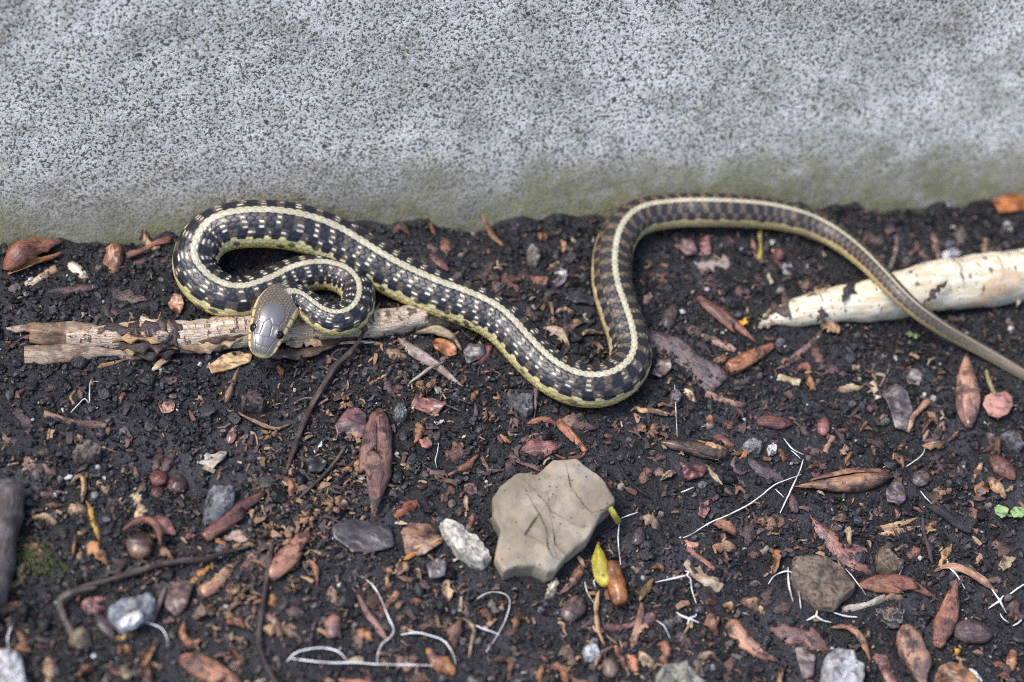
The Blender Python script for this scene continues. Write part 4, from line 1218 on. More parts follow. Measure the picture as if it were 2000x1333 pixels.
F('blade', None, None, [(1922, 785), (1928, 770), (1942, 762), (1955, 764), (1966, 760), (1978, 772), (1980, 790), (1970, 806), (1952, 815), (1934, 808)], (.40, .20, .17), 'clean', parent=pk, z=4.0, warp=.5, h=.7)
T('stalk', None, None, [(1926, 722), (1932, 745), (1944, 772)], 4, (.36, .33, .16), 'clean', parent=pk, zs=[1, 2, 4])
cl = empty('clover_seedling', P(1968, 1002, 0))
tag(cl, 'tiny pale green clover seedling with rounded leaves', 'seedling')
for ol in ([(1941, 992), (1950, 986), (1962, 990), (1970, 996), (1966, 1008), (1956, 1014), (1944, 1004)], [(1972, 1000), (1982, 990), (1996, 992), (2004, 1002), (1996, 1012), (1980, 1012)]):
    F('leaflet', None, None, ol, (.24, .36, .15), 'clean', parent=cl, z=3.0, warp=.6, h=.5)
T('stalk', None, None, [(1958, 1000), (1971, 1010), (1984, 1002)], 2.5, (.25, .36, .12), 'clean', parent=cl, zs=[3, 1, 3])
c2 = empty('seedling', P(1790, 652, 0))
tag(c2, 'minute pale green seedling beside the snake tail', 'seedling')
for ol in ([(1770, 650), (1778, 646), (1786, 650), (1780, 656)], [(1784, 654), (1790, 649), (1798, 654), (1790, 660)]):
    F('leaflet', None, None, ol, (.20, .30, .11), 'clean', parent=c2, z=2.5, warp=.3, h=.5)

# --- strips: peels, bud scales, splinters.  name, label, category, points, width, colour, profile, options
strips = [
 ('dead_leaf', 'curled reddish-brown dead leaf at the wall foot', 'leaf', [(6, 534), (40, 508), (88, 490), (126, 484)], 46, (.215, .085, .052), 'tear', dict(curl=6, arch=3, thick=.5, z=.8, crumple=.9, ragged=.16)),
 ('wood_chip', 'pale narrow wood chip under the curled dead leaf', 'wood chip', [(50, 556), (80, 540), (108, 522)], 15, K['pale'], 'blunt', dict(curl=.8, thick=1.5)),
 ('wood_chip', 'pale wedge of wood between leaf and orange peel', 'wood chip', [(134, 514), (156, 530), (178, 552)], 20, K['cream'], 'tear', dict(curl=1, thick=1.5)),
 ('bark_peel', 'cupped orange-tan peel beside the twisted red strip', 'bark', [(228, 486), (222, 508), (226, 533)], 36, (.44, .235, .12), 'oval', dict(curl=4, thick=.8)),
 ('bark_peel', 'reddish twisted strip running to the snake coil', 'bark', [(245, 507), (270, 500), (292, 492), (334, 482)], 10, K['rb'], 'blunt', dict(curl=.8, arch=2, z=2)),
 ('bark_peel', 'thin upright brown peel sticking up before the wall', 'bark', [(272, 470, 2), (280, 448, 6), (287, 418, 9)], 10, K['rb'], 'lance', dict(curl=.6)),
 ('bark_peel', 'curled tan peel at the foot of the upright brown peel', 'bark', [(283, 450, 5), (286, 472, 3), (298, 488, 2), (314, 492, 2)], 13, K['tan'], 'lance', dict(curl=1.5)),
 ('bark_peel', 'straight purple-brown strip touching the snake coil', 'bark', [(262, 514), (300, 512), (334, 512)], 11, K['pur'], 'blunt', dict(curl=.7)),
 ('bark_peel', 'dark purple bark strip above the stick end', 'bark', [(92, 572), (140, 562), (192, 556)], 15, K['pur'], 'lance', dict(curl=1)),
 ('bark_peel', 'reddish brown frayed bark scrap above the stick', 'bark', [(212, 562), (250, 572), (288, 584)], 22, (.13, .075, .068), 'lance', dict(curl=1, ragged=.4)),
 ('splinter', 'small tan splinter below the stick', 'splinter', [(190, 713), (220, 706), (252, 698)], 9, K['tan'], 'taper', dict(curl=.6)),
 ('splinter', 'flat cream splinter slanting off the lower edge of the stick', 'splinter', [(297, 718), (318, 700), (342, 680)], 12, K['pale'], 'tear', dict(curl=.6, z=2)),
 ('stalk', 'flared brown stalk hanging below the torn bark flake', 'stalk', [(440, 782), (452, 750), (470, 702)], 17, (.235, .15, .095), 'taper', dict(curl=2.4, thick=1.6)),
 ('bark_peel', 'long wavy tan ribbon on the soil below the snake head', 'bark', [(443, 798), (462, 802), (485, 816), (512, 828), (538, 834), (570, 822)], 8, K['tan'], 'lance', dict(curl=.8, arch=2)),
 ('bark_peel', 'small c-shaped tan curl beside the bent white thread', 'bark', [(150, 756), (140, 768), (144, 784), (152, 794)], 7, K['tan'], 'lance', dict(curl=.6)),
 ('bark_peel', 'brown folded scrap inside the small tan curl', 'bark', [(150, 754), (158, 766), (158, 776)], 11, K['brn'], 'lance', dict(curl=1)),
 ('stalk', 'smooth brown stem piece lying alone on bare soil', 'stalk', [(86, 808), (140, 820), (207, 829)], 15, (.22, .125, .085), 'blunt', dict(curl=2, thick=1.4)),
 ('husk_shell', 'heart-shaped reddish shell with white inside', 'shell', [(312, 778), (324, 796), (340, 780)], 22, (.38, .22, .17), 'lance', dict(curl=-2)),
 ('leaf_scrap', 'yellow-ochre shrivelled leaf strip', 'leaf', [(168, 974), (180, 1008), (196, 1056)], 15, (.50, .30, .055), 'lance', dict(curl=1.2)),
 ('leaf_scrap', 'tan hooked curl above the yellow-ochre strip', 'leaf', [(136, 944), (150, 930), (164, 938), (160, 982)], 12, K['tan'], 'lance', dict(curl=1.4, arch=2)),
 ('leaf_scrap', 'tan triangular flake beside the yellow-ochre strip', 'leaf', [(134, 986), (152, 992), (170, 990)], 26, (.36, .23, .14), 'tear', dict(curl=1.5)),
 ('wood_chip', 'pale buff chip between seeds and husk', 'wood chip', [(262, 962), (274, 986), (286, 1018)], 24, (.46, .36, .22), 'blunt', dict(curl=1, ragged=.4)),
 ('bark_peel', 'orange torn rim arching over the round husk', 'bark', [(238, 1034), (268, 1022), (300, 1026), (316, 1066)], 16, (.25, .10, .055), 'lance', dict(curl=2, arch=3, z=4)),
 ('leaf_scrap', 'buff leaf scrap with veins below the glossy bud tube', 'leaf', [(438, 1052), (462, 1044), (488, 1050)], 24, (.34, .24, .19), 'lance', dict(curl=1)),
 ('leaf_scrap', 'orange-brown torn tip below the glossy bud tube', 'leaf', [(418, 1046), (432, 1056), (448, 1066)], 14, (.36, .16, .06), 'lance', dict(curl=1)),
 ('bud_scale', 'long salmon bud scale with frayed grey end', 'bud scale', [(390, 1164), (425, 1130), (472, 1092)], 28, (.46, .26, .15), 'tear', dict(curl=2.4)),
 ('bud_scale', 'small orange bud scale beside the salmon one', 'bud scale', [(368, 1138), (390, 1118), (412, 1098)], 15, (.46, .22, .045), 'lance', dict(curl=1.4)),
 ('leaf_scrap', 'ragged tan leaf bit beside the moss', 'leaf', [(12, 1150), (30, 1138), (54, 1116)], 14, (.44, .29, .12), 'lance', dict(curl=.8, ragged=.5)),
 ('bark_peel', 'orange bark chip near the curved forked twig', 'bark', [(-4, 1190), (14, 1184), (33, 1178)], 20, (.40, .18, .10), 'blunt', dict(curl=1)),
 ('husk_shell', 'small curled orange-brown husk like an ear', 'shell', [(360, 1212), (356, 1236), (372, 1254), (392, 1246)], 16, (.36, .17, .085), 'lance', dict(curl=2.4, z=1)),
 ('bud_scale', 'ochre bud scale beside the white quartz chip', 'bud scale', [(224, 1248), (246, 1240), (268, 1232)], 16, (.42, .27, .10), 'lance', dict(curl=1)),
 ('bud_scale', 'pair of pink lobed bracts inside the twig fork', 'bud scale', [(160, 1186), (182, 1176), (208, 1160)], 22, (.42, .20, .16), 'tear', dict(curl=2)),
 ('bud_scale', 'pink rounded bract below the lobed pair', 'bud scale', [(170, 1196), (190, 1188), (210, 1182)], 18, (.38, .18, .15), 'tear', dict(curl=2)),
 ('bark_peel', 'orange-brown curled strip right of the large bud', 'bark', [(874, 928), (905, 912), (938, 880)], 15, (.28, .125, .075), 'lance', dict(curl=1.6)),
 ('bud_scale', 'shiny rust-red husk scrap at the tip of the large bud', 'bud scale', [(768, 1006), (790, 996), (818, 978)], 24, (.30, .105, .05), 'lance', dict(curl=3)),
 ('splinter', 'straw-coloured splinter lying on the split scale', 'splinter', [(808, 1068), (836, 1062), (868, 1050)], 9, (.52, .36, .18), 'taper', dict(curl=.8, z=3)),
 ('splinter', 'orange splinter below the split scale', 'splinter', [(788, 1090), (815, 1078), (852, 1068)], 10, (.40, .165, .05), 'taper', dict(curl=.8, z=1)),
 ('bark_peel', 'slim reddish brown pod lying under the looping thread', 'bark', [(688, 1146), (714, 1188), (758, 1250)], 15, (.24, .125, .105), 'lance', dict(curl=2)),
 ('bark_peel', 'short rust-brown chip crossing the looping thread', 'bark', [(740, 1202), (758, 1180), (780, 1152)], 15, (.31, .14, .085), 'blunt', dict(curl=1.2)),
 ('bark_peel', 'grey-buff stub above the slim reddish pod', 'bark', [(683, 1132), (692, 1118), (703, 1103)], 11, K['grb'], 'blunt', dict(curl=1)),
 ('husk_shell', 'brown shiny half shell with a white glint', 'shell', [(888, 1262), (890, 1232), (905, 1206)], 28, (.19, .090, .062), 'lance', dict(curl=4)),
 ('bark_peel', 'tan ribbon arching round the shiny half shell', 'bark', [(892, 1202), (912, 1210), (926, 1234), (916, 1282)], 10, (.36, .25, .13), 'lance', dict(curl=1, arch=3)),
 ('bud_scale', 'orange boat-shaped scale ending the long white rootlet', 'bud scale', [(834, 1266), (858, 1286), (888, 1312)], 32, (.36, .165, .075), 'lance', dict(curl=3.5)),
 ('bark_peel', 'flat brown leaf scrap between two white threads', 'bark', [(770, 1276), (796, 1292), (820, 1282)], 24, (.22, .12, .085), 'lance', dict(curl=1, ragged=.4)),
 ('bud_scale', 'small orange oval scale near the long upright twig', 'bud scale', [(534, 1160), (533, 1170), (534, 1182)], 20, (.56, .28, .09), 'oval', dict(curl=1.6)),
 ('stalk', 'thin purple-brown stem piece left of the pinkish seed', 'stalk', [(616, 1208), (610, 1236), (604, 1266)], 9, (.20, .105, .095), 'taper', dict(curl=1)),
 ('bark_peel', 'orange strip of peel near the looping rootlets', 'bark', [(660, 1326), (700, 1332), (744, 1334)], 16, (.38, .16, .085), 'lance', dict(curl=2)),
 ('splinter', 'long blue-grey and buff spear of wood below the stick', 'splinter', [(776, 658), (818, 690), (858, 718), (907, 753)], 20, (.37, .32, .30), 'tear', dict(curl=2, thick=1.4, z=1)),
 ('bark_peel', 'buff ribbon crossing the spear of wood', 'bark', [(798, 748, 1), (832, 726, 4), (872, 704, 2)], 6, (.36, .29, .215), 'lance', dict(curl=.5)),
 ('bark_peel', 'olive-tan curl peeling from the broken stick end', 'bark', [(812, 650), (850, 648), (884, 660), (902, 680)], 14, (.33, .27, .155), 'lance', dict(curl=2, arch=2, z=2)),
 ('bark_peel', 'red leaf curl against the snake flank', 'bark', [(928, 708), (945, 692), (962, 670)], 19, (.22, .080, .072), 'lance', dict(curl=2)),
 ('stalk', 'upright purple stem standing at the snake bend', 'stalk', [(1048, 752, 5), (1047, 786, 3), (1044, 820, 0)], 9, (.19, .135, .13), 'taper', dict(curl=1)),
 ('splinter', 'fine orange splinter near the speckled stone', 'splinter', [(972, 760), (976, 772), (977, 788)], 8, (.46, .22, .09), 'lance', dict(curl=.6)),
 ('bark_peel', 'small orange oval chip in front of the snake', 'bark', [(921, 782), (926, 772), (933, 760)], 12, (.44, .19, .08), 'oval', dict(curl=1)),
 ('bark_peel', 'thin violet sliver beside the brown pebble heap', 'bark', [(929, 786), (931, 806), (933, 826)], 7, (.12, .065, .085), 'lance', dict(curl=.7)),
 ('bark_peel', 'rust-coloured flat bark under the orange tube', 'bark', [(1030, 824), (1060, 816), (1092, 824)], 16, (.29, .125, .075), 'lance', dict(curl=1.4)),
 ('bark_peel', 'scaly brown bark piece right of the orange tube', 'bark', [(1094, 818), (1130, 824), (1168, 832)], 25, (.23, .135, .105), 'lance', dict(curl=1.8, ragged=.35)),
 ('bark_peel', 'straight red-brown sliver left of the orange tube', 'bark', [(1018, 856), (1044, 846), (1074, 838)], 12, (.21, .115, .09), 'taper', dict(curl=1)),
 ('bark_peel', 'broad pinkish bract above the large tan rock', 'bark', [(1016, 878), (1052, 868), (1100, 868)], 34, (.27, .12, .10), 'lance', dict(curl=2)),
 ('bark_peel', 'curved red rib joined below the pinkish bract', 'bark', [(1084, 886), (1110, 894), (1136, 888), (1150, 870)], 9, (.22, .085, .065), 'lance', dict(curl=1)),
 ('bark_peel', 'purple-brown strip above the corner of the large rock', 'bark', [(998, 884), (1028, 900), (1058, 916)], 13, (.13, .078, .075), 'blunt', dict(curl=1)),
 ('bark_peel', 'cream and tan wavy curl below the snake bend', 'bark', [(1229, 802), (1242, 793), (1254, 802), (1284, 806), (1322, 813)], 10, (.50, .31, .16), 'lance', dict(curl=1, arch=2)),
 ('wood_chip', 'cream bean-shaped wood chip by the thin thread', 'wood chip', [(1336, 758), (1348, 768), (1358, 788)], 16, (.56, .45, .31), 'tear', dict(curl=1.4)),
 ('stalk', 'pinkish brown stick piece with orange end', 'stalk', [(1378, 769), (1415, 780), (1458, 790)], 14, (.30, .175, .135), 'blunt', dict(curl=1.8)),
 ('bud_scale', 'tan scale lifting off the soil-caked bud', 'bud scale', [(1372, 868), (1392, 872), (1416, 884)], 14, (.44, .27, .13), 'lance', dict(curl=1.5, z=4)),
 ('bark_peel', 'brown hooked scale near the soil-caked bud', 'bark', [(1392, 852), (1412, 856), (1436, 870)], 16, (.28, .135, .085), 'lance', dict(curl=1.6)),
 ('bark_peel', 'dark violet curved scale under the pale crossing rootlets', 'bark', [(1460, 894), (1490, 918), (1532, 938)], 22, (.080, .055, .068), 'lance', dict(curl=2)),
 ('bark_peel', 'grey-violet hook beside the dark violet scale', 'bark', [(1442, 878), (1434, 902), (1448, 918), (1468, 914)], 9, (.20, .14, .14), 'lance', dict(curl=1)),
 ('bark_peel', 'forked orange scrap above the dark violet scale', 'bark', [(1446, 890), (1458, 880), (1470, 874)], 14, (.30, .13, .06), 'lance', dict(curl=1.2, ragged=.5)),
 ('bark_peel', 'orange husk scrap beside the white knobbly pebble', 'bark', [(1522, 874), (1530, 884), (1536, 896)], 16, (.32, .14, .06), 'lance', dict(curl=1.6, ragged=.5)),
 ('bark_peel', 'pale straw-like curl below the soil-caked bud', 'bark', [(1380, 904), (1394, 922), (1413, 942)], 8, (.52, .44, .24), 'lance', dict(curl=.8)),
 ('bark_peel', 'pink stem scrap below the oval red seed', 'bark', [(1612, 880), (1620, 868), (1626, 852)], 13, (.34, .18, .145), 'blunt', dict(curl=1)),
 ('bud_scale', 'tan and pink lanceolate scale below the large rock corner', 'bud scale', [(1096, 1158), (1124, 1124), (1157, 1090)], 19, (.38, .205, .12), 'lance', dict(curl=1.8)),
 ('husk_shell', 'cream shell half beside the lanceolate scale', 'shell', [(1068, 1164), (1078, 1148), (1086, 1126)], 20, (.56, .51, .38), 'lance', dict(curl=2)),
 ('bark_peel', 'thin upright tan peel below the sprout', 'bark', [(1172, 1148, 3), (1165, 1190, 2), (1170, 1226, 1), (1184, 1256, 1)], 12, (.40, .24, .13), 'lance', dict(curl=1.2)),
 ('bark_peel', 'orange ribbon curving away from the upright tan peel', 'bark', [(1200, 1254), (1212, 1284), (1230, 1314)], 10, (.45, .21, .085), 'lance', dict(curl=1, arch=2)),
 ('bark_peel', 'dry brown ribbon bowed beside the white angular pebble', 'bark', [(1162, 1314), (1174, 1278), (1202, 1255)], 10, (.30, .18, .125), 'lance', dict(curl=1, arch=2)),
 ('bark_peel', 'brown speckled strip standing beside the sprout', 'bark', [(1252, 1176, 2), (1247, 1222, 1), (1234, 1264, 0)], 16, (.28, .155, .11), 'lance', dict(curl=1.4)),
 ('bud_scale', 'yellow-tan scale at the end of the white forked rootlet', 'bud scale', [(1250, 1172), (1262, 1150), (1277, 1128)], 14, (.50, .33, .10), 'lance', dict(curl=1.2, z=2)),
 ('bark_peel', 'reddish bark strip lying below the sprout', 'bark', [(1182, 1222), (1230, 1218), (1278, 1206)], 18, (.26, .125, .095), 'blunt', dict(curl=1.2)),
 ('wood_chip', 'grey-buff splintered wood strip right of the sprout', 'wood chip', [(1338, 1096), (1372, 1120), (1410, 1146)], 22, (.40, .32, .23), 'blunt', dict(curl=1.2, thick=1.4, ragged=.3)),
 ('bark_peel', 'thin red bark strip behind the splintered wood strip', 'bark', [(1344, 1064), (1370, 1086), (1398, 1108)], 10, (.26, .115, .080), 'blunt', dict(curl=1)),
 ('bark_peel', 'peach-coloured chip beside the fibre scrap', 'bark', [(1332, 1054), (1350, 1060), (1368, 1058)], 16, (.50, .27, .16), 'lance', dict(curl=1)),
 ('leaf_scrap', 'grey-green fuzzy leaf bit beside the star-shaped rootlet', 'leaf', [(1298, 1222), (1314, 1214), (1332, 1204)], 17, (.28, .27, .23), 'blunt', dict(curl=1)),
 ('bud_scale', 'red-orange boat-shaped scale beside the orange ribbon', 'bud scale', [(1226, 1276), (1238, 1292), (1244, 1314)], 24, (.40, .165, .095), 'lance', dict(curl=2)),
 ('bud_scale', 'big salmon-brown bud scale with feathery base', 'bud scale', [(1428, 1202), (1448, 1236), (1480, 1268), (1526, 1292)], 36, (.38, .20, .125), 'tear', dict(curl=4)),
 ('bark_peel', 'long tapering reddish bark strip beside the flat slab', 'bark', [(1586, 1006), (1618, 1042), (1648, 1090), (1706, 1122)], 30, (.27, .125, .095), 'lance', dict(curl=1.6)),
 ('wood_chip', 'weathered whitish stick piece below the flat slab', 'wood chip', [(1646, 1188), (1690, 1178), (1730, 1166)], 14, (.46, .41, .33), 'blunt', dict(curl=1.6, thick=1.6)),
 ('bark_peel', 'brown knot joined to the whitish stick piece', 'bark', [(1728, 1170), (1748, 1160), (1768, 1164)], 18, (.20, .13, .09), 'lance', dict(curl=2)),
 ('splinter', 'upper prong of a two-pronged tan splinter', 'splinter', [(1714, 1030), (1752, 1022), (1798, 1008)], 13, (.48, .32, .18), 'tear', dict(curl=1.2)),
 ('splinter', 'lower prong of a two-pronged tan splinter', 'splinter', [(1718, 1041), (1760, 1032), (1806, 1022)], 14, (.50, .34, .20), 'tear', dict(curl=1.2)),
 ('bark_peel', 'orange-brown chip at the two-pronged splinter', 'bark', [(1802, 1032), (1818, 1026), (1834, 1018)], 18, (.34, .16, .06), 'lance', dict(curl=1)),
 ('leaf_scrap', 'upright orange-tan leaf blade near the curled ribbon', 'leaf', [(1838, 1104), (1848, 1082), (1862, 1056)], 16, (.52, .30, .12), 'lance', dict(curl=1.4)),
 ('bark_peel', 'curled tan ribbon arching over the brown bud', 'bark', [(1828, 1116), (1852, 1108), (1880, 1114), (1916, 1134), (1950, 1158)], 14, (.40, .225, .14), 'lance', dict(curl=1.2, arch=3)),
 ('bark_peel', 'broad brown bark strip above the sparkling stone', 'bark', [(1502, 1228), (1560, 1236), (1628, 1260)], 40, (.24, .135, .105), 'lance', dict(curl=2)),
 ('bark_peel', 'twisted orange-brown peel beside the sparkling stone', 'bark', [(1622, 1222), (1650, 1224), (1678, 1246), (1700, 1294)], 15, (.30, .15, .085), 'lance', dict(curl=1.6, arch=3)),
 ('bud_scale', 'brown folded scale between stone and thick tan bud', 'bud scale', [(1708, 1276), (1722, 1290), (1738, 1308)], 27, (.24, .12, .085), 'oval', dict(curl=2)),
 ('bark_peel', 'thin tan bar beside the thick tan bud', 'bark', [(1796, 1240), (1803, 1258), (1812, 1282)], 9, (.42, .24, .14), 'blunt', dict(curl=.7)),
 ('wood_chip', 'white flat chip beside the broken orange shell', 'wood chip', [(1892, 1304), (1908, 1314), (1922, 1328)], 16, (.62, .64, .66), 'tear', dict(curl=1)),
 ('leaf_scrap', 'small bright orange leaf bit near the bud butt', 'leaf', [(1862, 1276), (1870, 1270), (1880, 1266)], 13, (.62, .30, .02), 'lance', dict(curl=.8)),
 ('bark_peel', 'tan v-shaped peel, its long arm, near the scaly bud', 'bark', [(1774, 840), (1784, 814), (1800, 794), (1818, 778)], 15, (.42, .25, .155), 'blunt', dict(curl=1.4, arch=2)),
 ('bark_peel', 'dark arm reaching from the v-shaped peel', 'bark', [(1814, 780), (1834, 786), (1854, 794)], 9, (.10, .06, .05), 'taper', dict(curl=.8)),
 ('wood_chip', 'ivory upright wood chip near the tan grain', 'wood chip', [(1703, 744), (1710, 756), (1717, 776)], 16, (.62, .56, .42), 'blunt', dict(curl=1.2)),
 ('splinter', 'thin straw standing at the ivory chip', 'splinter', [(1720, 752), (1731, 732), (1743, 708)], 5, (.46, .37, .26), 'taper', dict(curl=.4)),
 ('husk_shell', 'buff grain-like pod near the ivory chip', 'shell', [(1638, 757), (1664, 758), (1690, 751)], 15, (.46, .36, .21), 'tear', dict(curl=1.8)),
 ('wood_chip', 'cream stubby stick near the red curled ring', 'wood chip', [(1520, 734), (1540, 738), (1564, 746)], 14, (.58, .50, .34), 'blunt', dict(curl=1.6)),
 ('bark_peel', 'red-brown curled ring of bark', 'bark', [(1560, 722), (1566, 714), (1580, 718), (1582, 730)], 14, (.30, .105, .06), 'lance', dict(curl=2)),
 ('bark_peel', 'long pinkish brown splint leading to the white root', 'bark', [(1512, 718), (1550, 698), (1580, 676), (1608, 642)], 14, (.30, .19, .155), 'lance', dict(curl=1.2)),
 ('bark_peel', 'broad flat purple-grey bark strip beside the snake bend', 'bark', [(1262, 652), (1300, 664), (1350, 694), (1408, 752)], 46, (.115, .082, .085), 'blunt', dict(curl=1.4, ragged=.2)),
 ('bark_peel', 'pink-brown wood sliver between bud and purple bark', 'bark', [(1368, 648), (1408, 668), (1452, 690)], 16, (.33, .20, .16), 'tear', dict(curl=1)),
 ('bark_peel', 'orange torn tip at the end of the purple bark', 'bark', [(1394, 704), (1408, 700), (1424, 696)], 15, (.42, .21, .12), 'lance', dict(curl=1)),
 ('bud_scale', 'small salmon sliver near the reddish torn husk', 'bud scale', [(1907, 928), (1914, 912), (1924, 896)], 11, (.52, .30, .19), 'lance', dict(curl=1)),
 ('splinter', 'tan splinter leaning on the wall behind the snake', 'splinter', [(944, 410, 15), (956, 444, 8), (983, 480, 1)], 11, (.40, .235, .12), 'lance', dict(curl=.8)),
 ('bark_peel', 'small brown curl at the wall foot near the coil', 'bark', [(768, 462), (782, 458), (802, 468)], 10, (.32, .16, .095), 'lance', dict(curl=1.2, arch=2)),
 ('bark_peel', 'orange sliver leaning at the wall near the coil', 'bark', [(828, 438, 5), (840, 448, 3), (852, 462, 1)], 9, (.36, .17, .085), 'lance', dict(curl=1)),
 ('bark_peel', 'orange square chip at the wall foot', 'bark', [(1050, 458), (1060, 462), (1070, 462)], 18, (.28, .115, .05), 'oval', dict(curl=1.5)),
 ('bark_peel', 'pale orange v-shaped scrap at the wall foot', 'bark', [(1096, 468), (1102, 478), (1100, 490)], 10, (.40, .21, .11), 'lance', dict(curl=1)),
 ('bark_peel', 'red-brown chip with orange end in front of the wall', 'bark', [(1014, 530), (1042, 538), (1072, 546)], 14, (.26, .115, .085), 'blunt', dict(curl=1)),
 ('leaf_scrap', 'cream and yellow curled leaf in the snake bend', 'leaf', [(1062, 636), (1082, 644), (1098, 652), (1114, 676)], 16, (.46, .36, .24), 'lance', dict(curl=1.4, arch=2)),
 ('stalk', 'thin grey-brown stalk standing inside the snake bend', 'stalk', [(1077, 586, 4), (1079, 606, 2), (1082, 628, 0)], 7, (.26, .175, .12), 'blunt', dict(curl=.6)),
 ('bark_peel', 'tan looped scrap inside the snake bend', 'bark', [(1086, 606), (1104, 602), (1122, 606)], 13, (.34, .225, .15), 'lance', dict(curl=1.4)),
 ('bark_peel', 'brown hooked root inside the snake bend', 'bark', [(1132, 660), (1146, 648), (1168, 650), (1186, 648)], 9, (.32, .20, .12), 'lance', dict(curl=1, arch=2)),
 ('stalk', 'yellow-green stem hanging below the snake arch', 'stalk', [(1484, 448, 3), (1486, 474, 2), (1484, 506, 1)], 9, (.34, .28, .055), 'blunt', dict(curl=1)),
 ('bark_peel', 'red splinter beside the yellow-green stem', 'bark', [(1470, 466, 2), (1474, 484, 1), (1480, 504, 0)], 10, (.28, .13, .10), 'lance', dict(curl=1)),
 ('wood_chip', 'pale mottled chip under the high arch of the snake', 'wood chip', [(1368, 528), (1394, 514), (1422, 504)], 19, (.30, .24, .215), 'blunt', dict(curl=1, ragged=.4)),
 ('thorny_leaf', 'dark jagged leaf strip lying on the white root', 'leaf', [(1802, 594, 19.5), (1826, 568, 21.5), (1850, 544, 22)], 14, (.085, .052, .036), 'lance', dict(curl=1, ragged=.7)),
 ('bark_peel', 'dark bark fragment lying across the end of the white root', 'bark', [(1644, 590, 15.5), (1658, 566, 15.5), (1680, 538, 12)], 22, (.055, .048, .046), 'lance', dict(curl=1.5, ragged=.4)),
 ('bark_peel', 'grey forked bark curl behind the snake tail', 'bark', [(1738, 522), (1752, 488), (1756, 444)], 12, (.26, .21, .18), 'lance', dict(curl=1.4)),
 ('bark_peel', 'pinkish bark splint standing behind the white root', 'bark', [(1836, 502), (1830, 478), (1824, 448)], 16, (.33, .19, .15), 'lance', dict(curl=1.2)),
 ('leaf_scrap', 'white papery scrap behind the white root', 'leaf', [(1842, 496), (1862, 490), (1882, 490)], 18, (.50, .50, .50), 'tear', dict(curl=1)),
 ('bark_peel', 'small tan chip on the soil beside the tail behind the white root', 'bark', [(1796, 486), (1808, 494), (1820, 502)], 9, (.34, .20, .12), 'lance', dict(curl=1)),
 ('wood_chip', 'small bright white chip beside the pinkish oval flake', 'wood chip', [(848, 824), (858, 822), (868, 818)], 9, (.75, .74, .72), 'blunt', dict(curl=.6)),
 ('wood_chip', 'small bright white chip beside the long dark twig', 'wood chip', [(613, 880), (622, 872), (631, 862)], 8, (.75, .74, .72), 'blunt', dict(curl=.6)),
 ('wood_chip', 'small buff chip right of the large bud', 'wood chip', [(784, 902), (794, 906), (804, 910)], 10, (.52, .36, .20), 'blunt', dict(curl=.6)),
 ('splinter', 'white-tipped grey straw below the large bud', 'splinter', [(768, 946), (773, 966), (777, 984)], 6, (.56, .53, .52), 'taper', dict(curl=.4)),
 ('leaf_scrap', 'brown lace-edged scrap between bud and rock', 'leaf', [(832, 912), (850, 924), (872, 926)], 16, (.13, .08, .07), 'lance', dict(curl=1.4, ragged=.5)),
 ('leaf_scrap', 'pinkish flat leaf bit left of the large rock', 'leaf', [(906, 950), (920, 954), (934, 962)], 24, (.26, .135, .125), 'tear', dict(curl=1)),
 ('splinter', 'straight tan splinter among the stems below the stick', 'splinter', [(722, 748), (734, 742), (746, 736)], 7, (.46, .27, .13), 'blunt', dict(curl=.6)),
 ('bark_peel', 'brown crumpled scrap under the fork of the dark twig', 'bark', [(728, 668), (742, 674), (750, 684)], 14, (.32, .19, .12), 'lance', dict(curl=1.5, ragged=.5)),
 ('leaf_scrap', 'rust-red glossy scrap in front of the snake snout', 'leaf', [(540, 706), (546, 714), (552, 724)], 14, (.22, .065, .028), 'oval', dict(curl=1.5)),
 ('leaf_scrap', 'bright yellow petal bit in front of the snake snout', 'leaf', [(593, 706), (599, 703), (604, 698)], 8, (.62, .44, .03), 'lance', dict(curl=.6)),
]
for nm, lb, ct, pts, w, c, pr, op in strips:
    c = tuple(min(q_ * 1.18, .8) for q_ in c)
    if nm in ('splinter', 'wood_chip', 'stalk'):
        op = dict(dict(crumple=.22, ragged=.12, bendy=.012), **op)
    so = S(nm, lb, ct, pts, w, c, pr, 'wood' if nm in ('splinter', 'wood_chip') else 'litter', **op)
    if nm == 'dead_leaf':
        bpy.context.view_layer.update()
        S('folded_edge', None, None, [(14, 540), (50, 526), (92, 512), (124, 496)], 13, (.42, .20, .085), 'lance', 'clean', parent=so, curl=-2.5, z=1.2)

# --- twigs
T('twig', 'long dark forked twig rising from below the neck loop of the snake', 'twig', [(712, 648), (690, 682), (655, 716), (630, 756), (605, 800), (586, 842), (570, 890), (560, 920)], [4, 5, 6, 6, 6, 5.5, 5, 3], (.085, .062, .054), zs=[8, 5, 3.4, 3, 2.6, 2.4, 2.2, 1.6], n=50, bump_r=.25)
tw = bpy.data.objects['twig']
T('side_twig', None, None, [(618, 778), (596, 776), (566, 786)], [2.5, 2, 1.2], (.13, .10, .085), parent=tw, zs=[3, 2, 1])
T('side_twig', None, None, [(664, 706), (648, 696), (660, 682), (680, 680)], [2, 1.5, 1.2, 1], (.11, .085, .075), parent=tw, zs=[3.4, 3, 4, 4])
T('side_twig', None, None, [(648, 726), (634, 716), (620, 714)], [2.4, 2, 1], (.11, .085, .075), parent=tw, zs=[3, 2, 2])
T('twig', 'thin dark twig slanting left of the large bud', 'twig', [(678, 868), (655, 902), (622, 940), (582, 976)], [2.5, 3.5, 3.5, 2.5], (.105, .080, .070), zs=[2.2, 2.2, 2, 1.6], n=26)
T('twig', 'long slack dark twig past the pinkish blunt bud', 'twig', [(532, 1062), (520, 1140), (510, 1200), (506, 1254), (520, 1300), (548, 1345)], [3.5, 4, 4, 4, 4, 4], (.085, .065, .058), zs=[2.4] * 6, n=40)
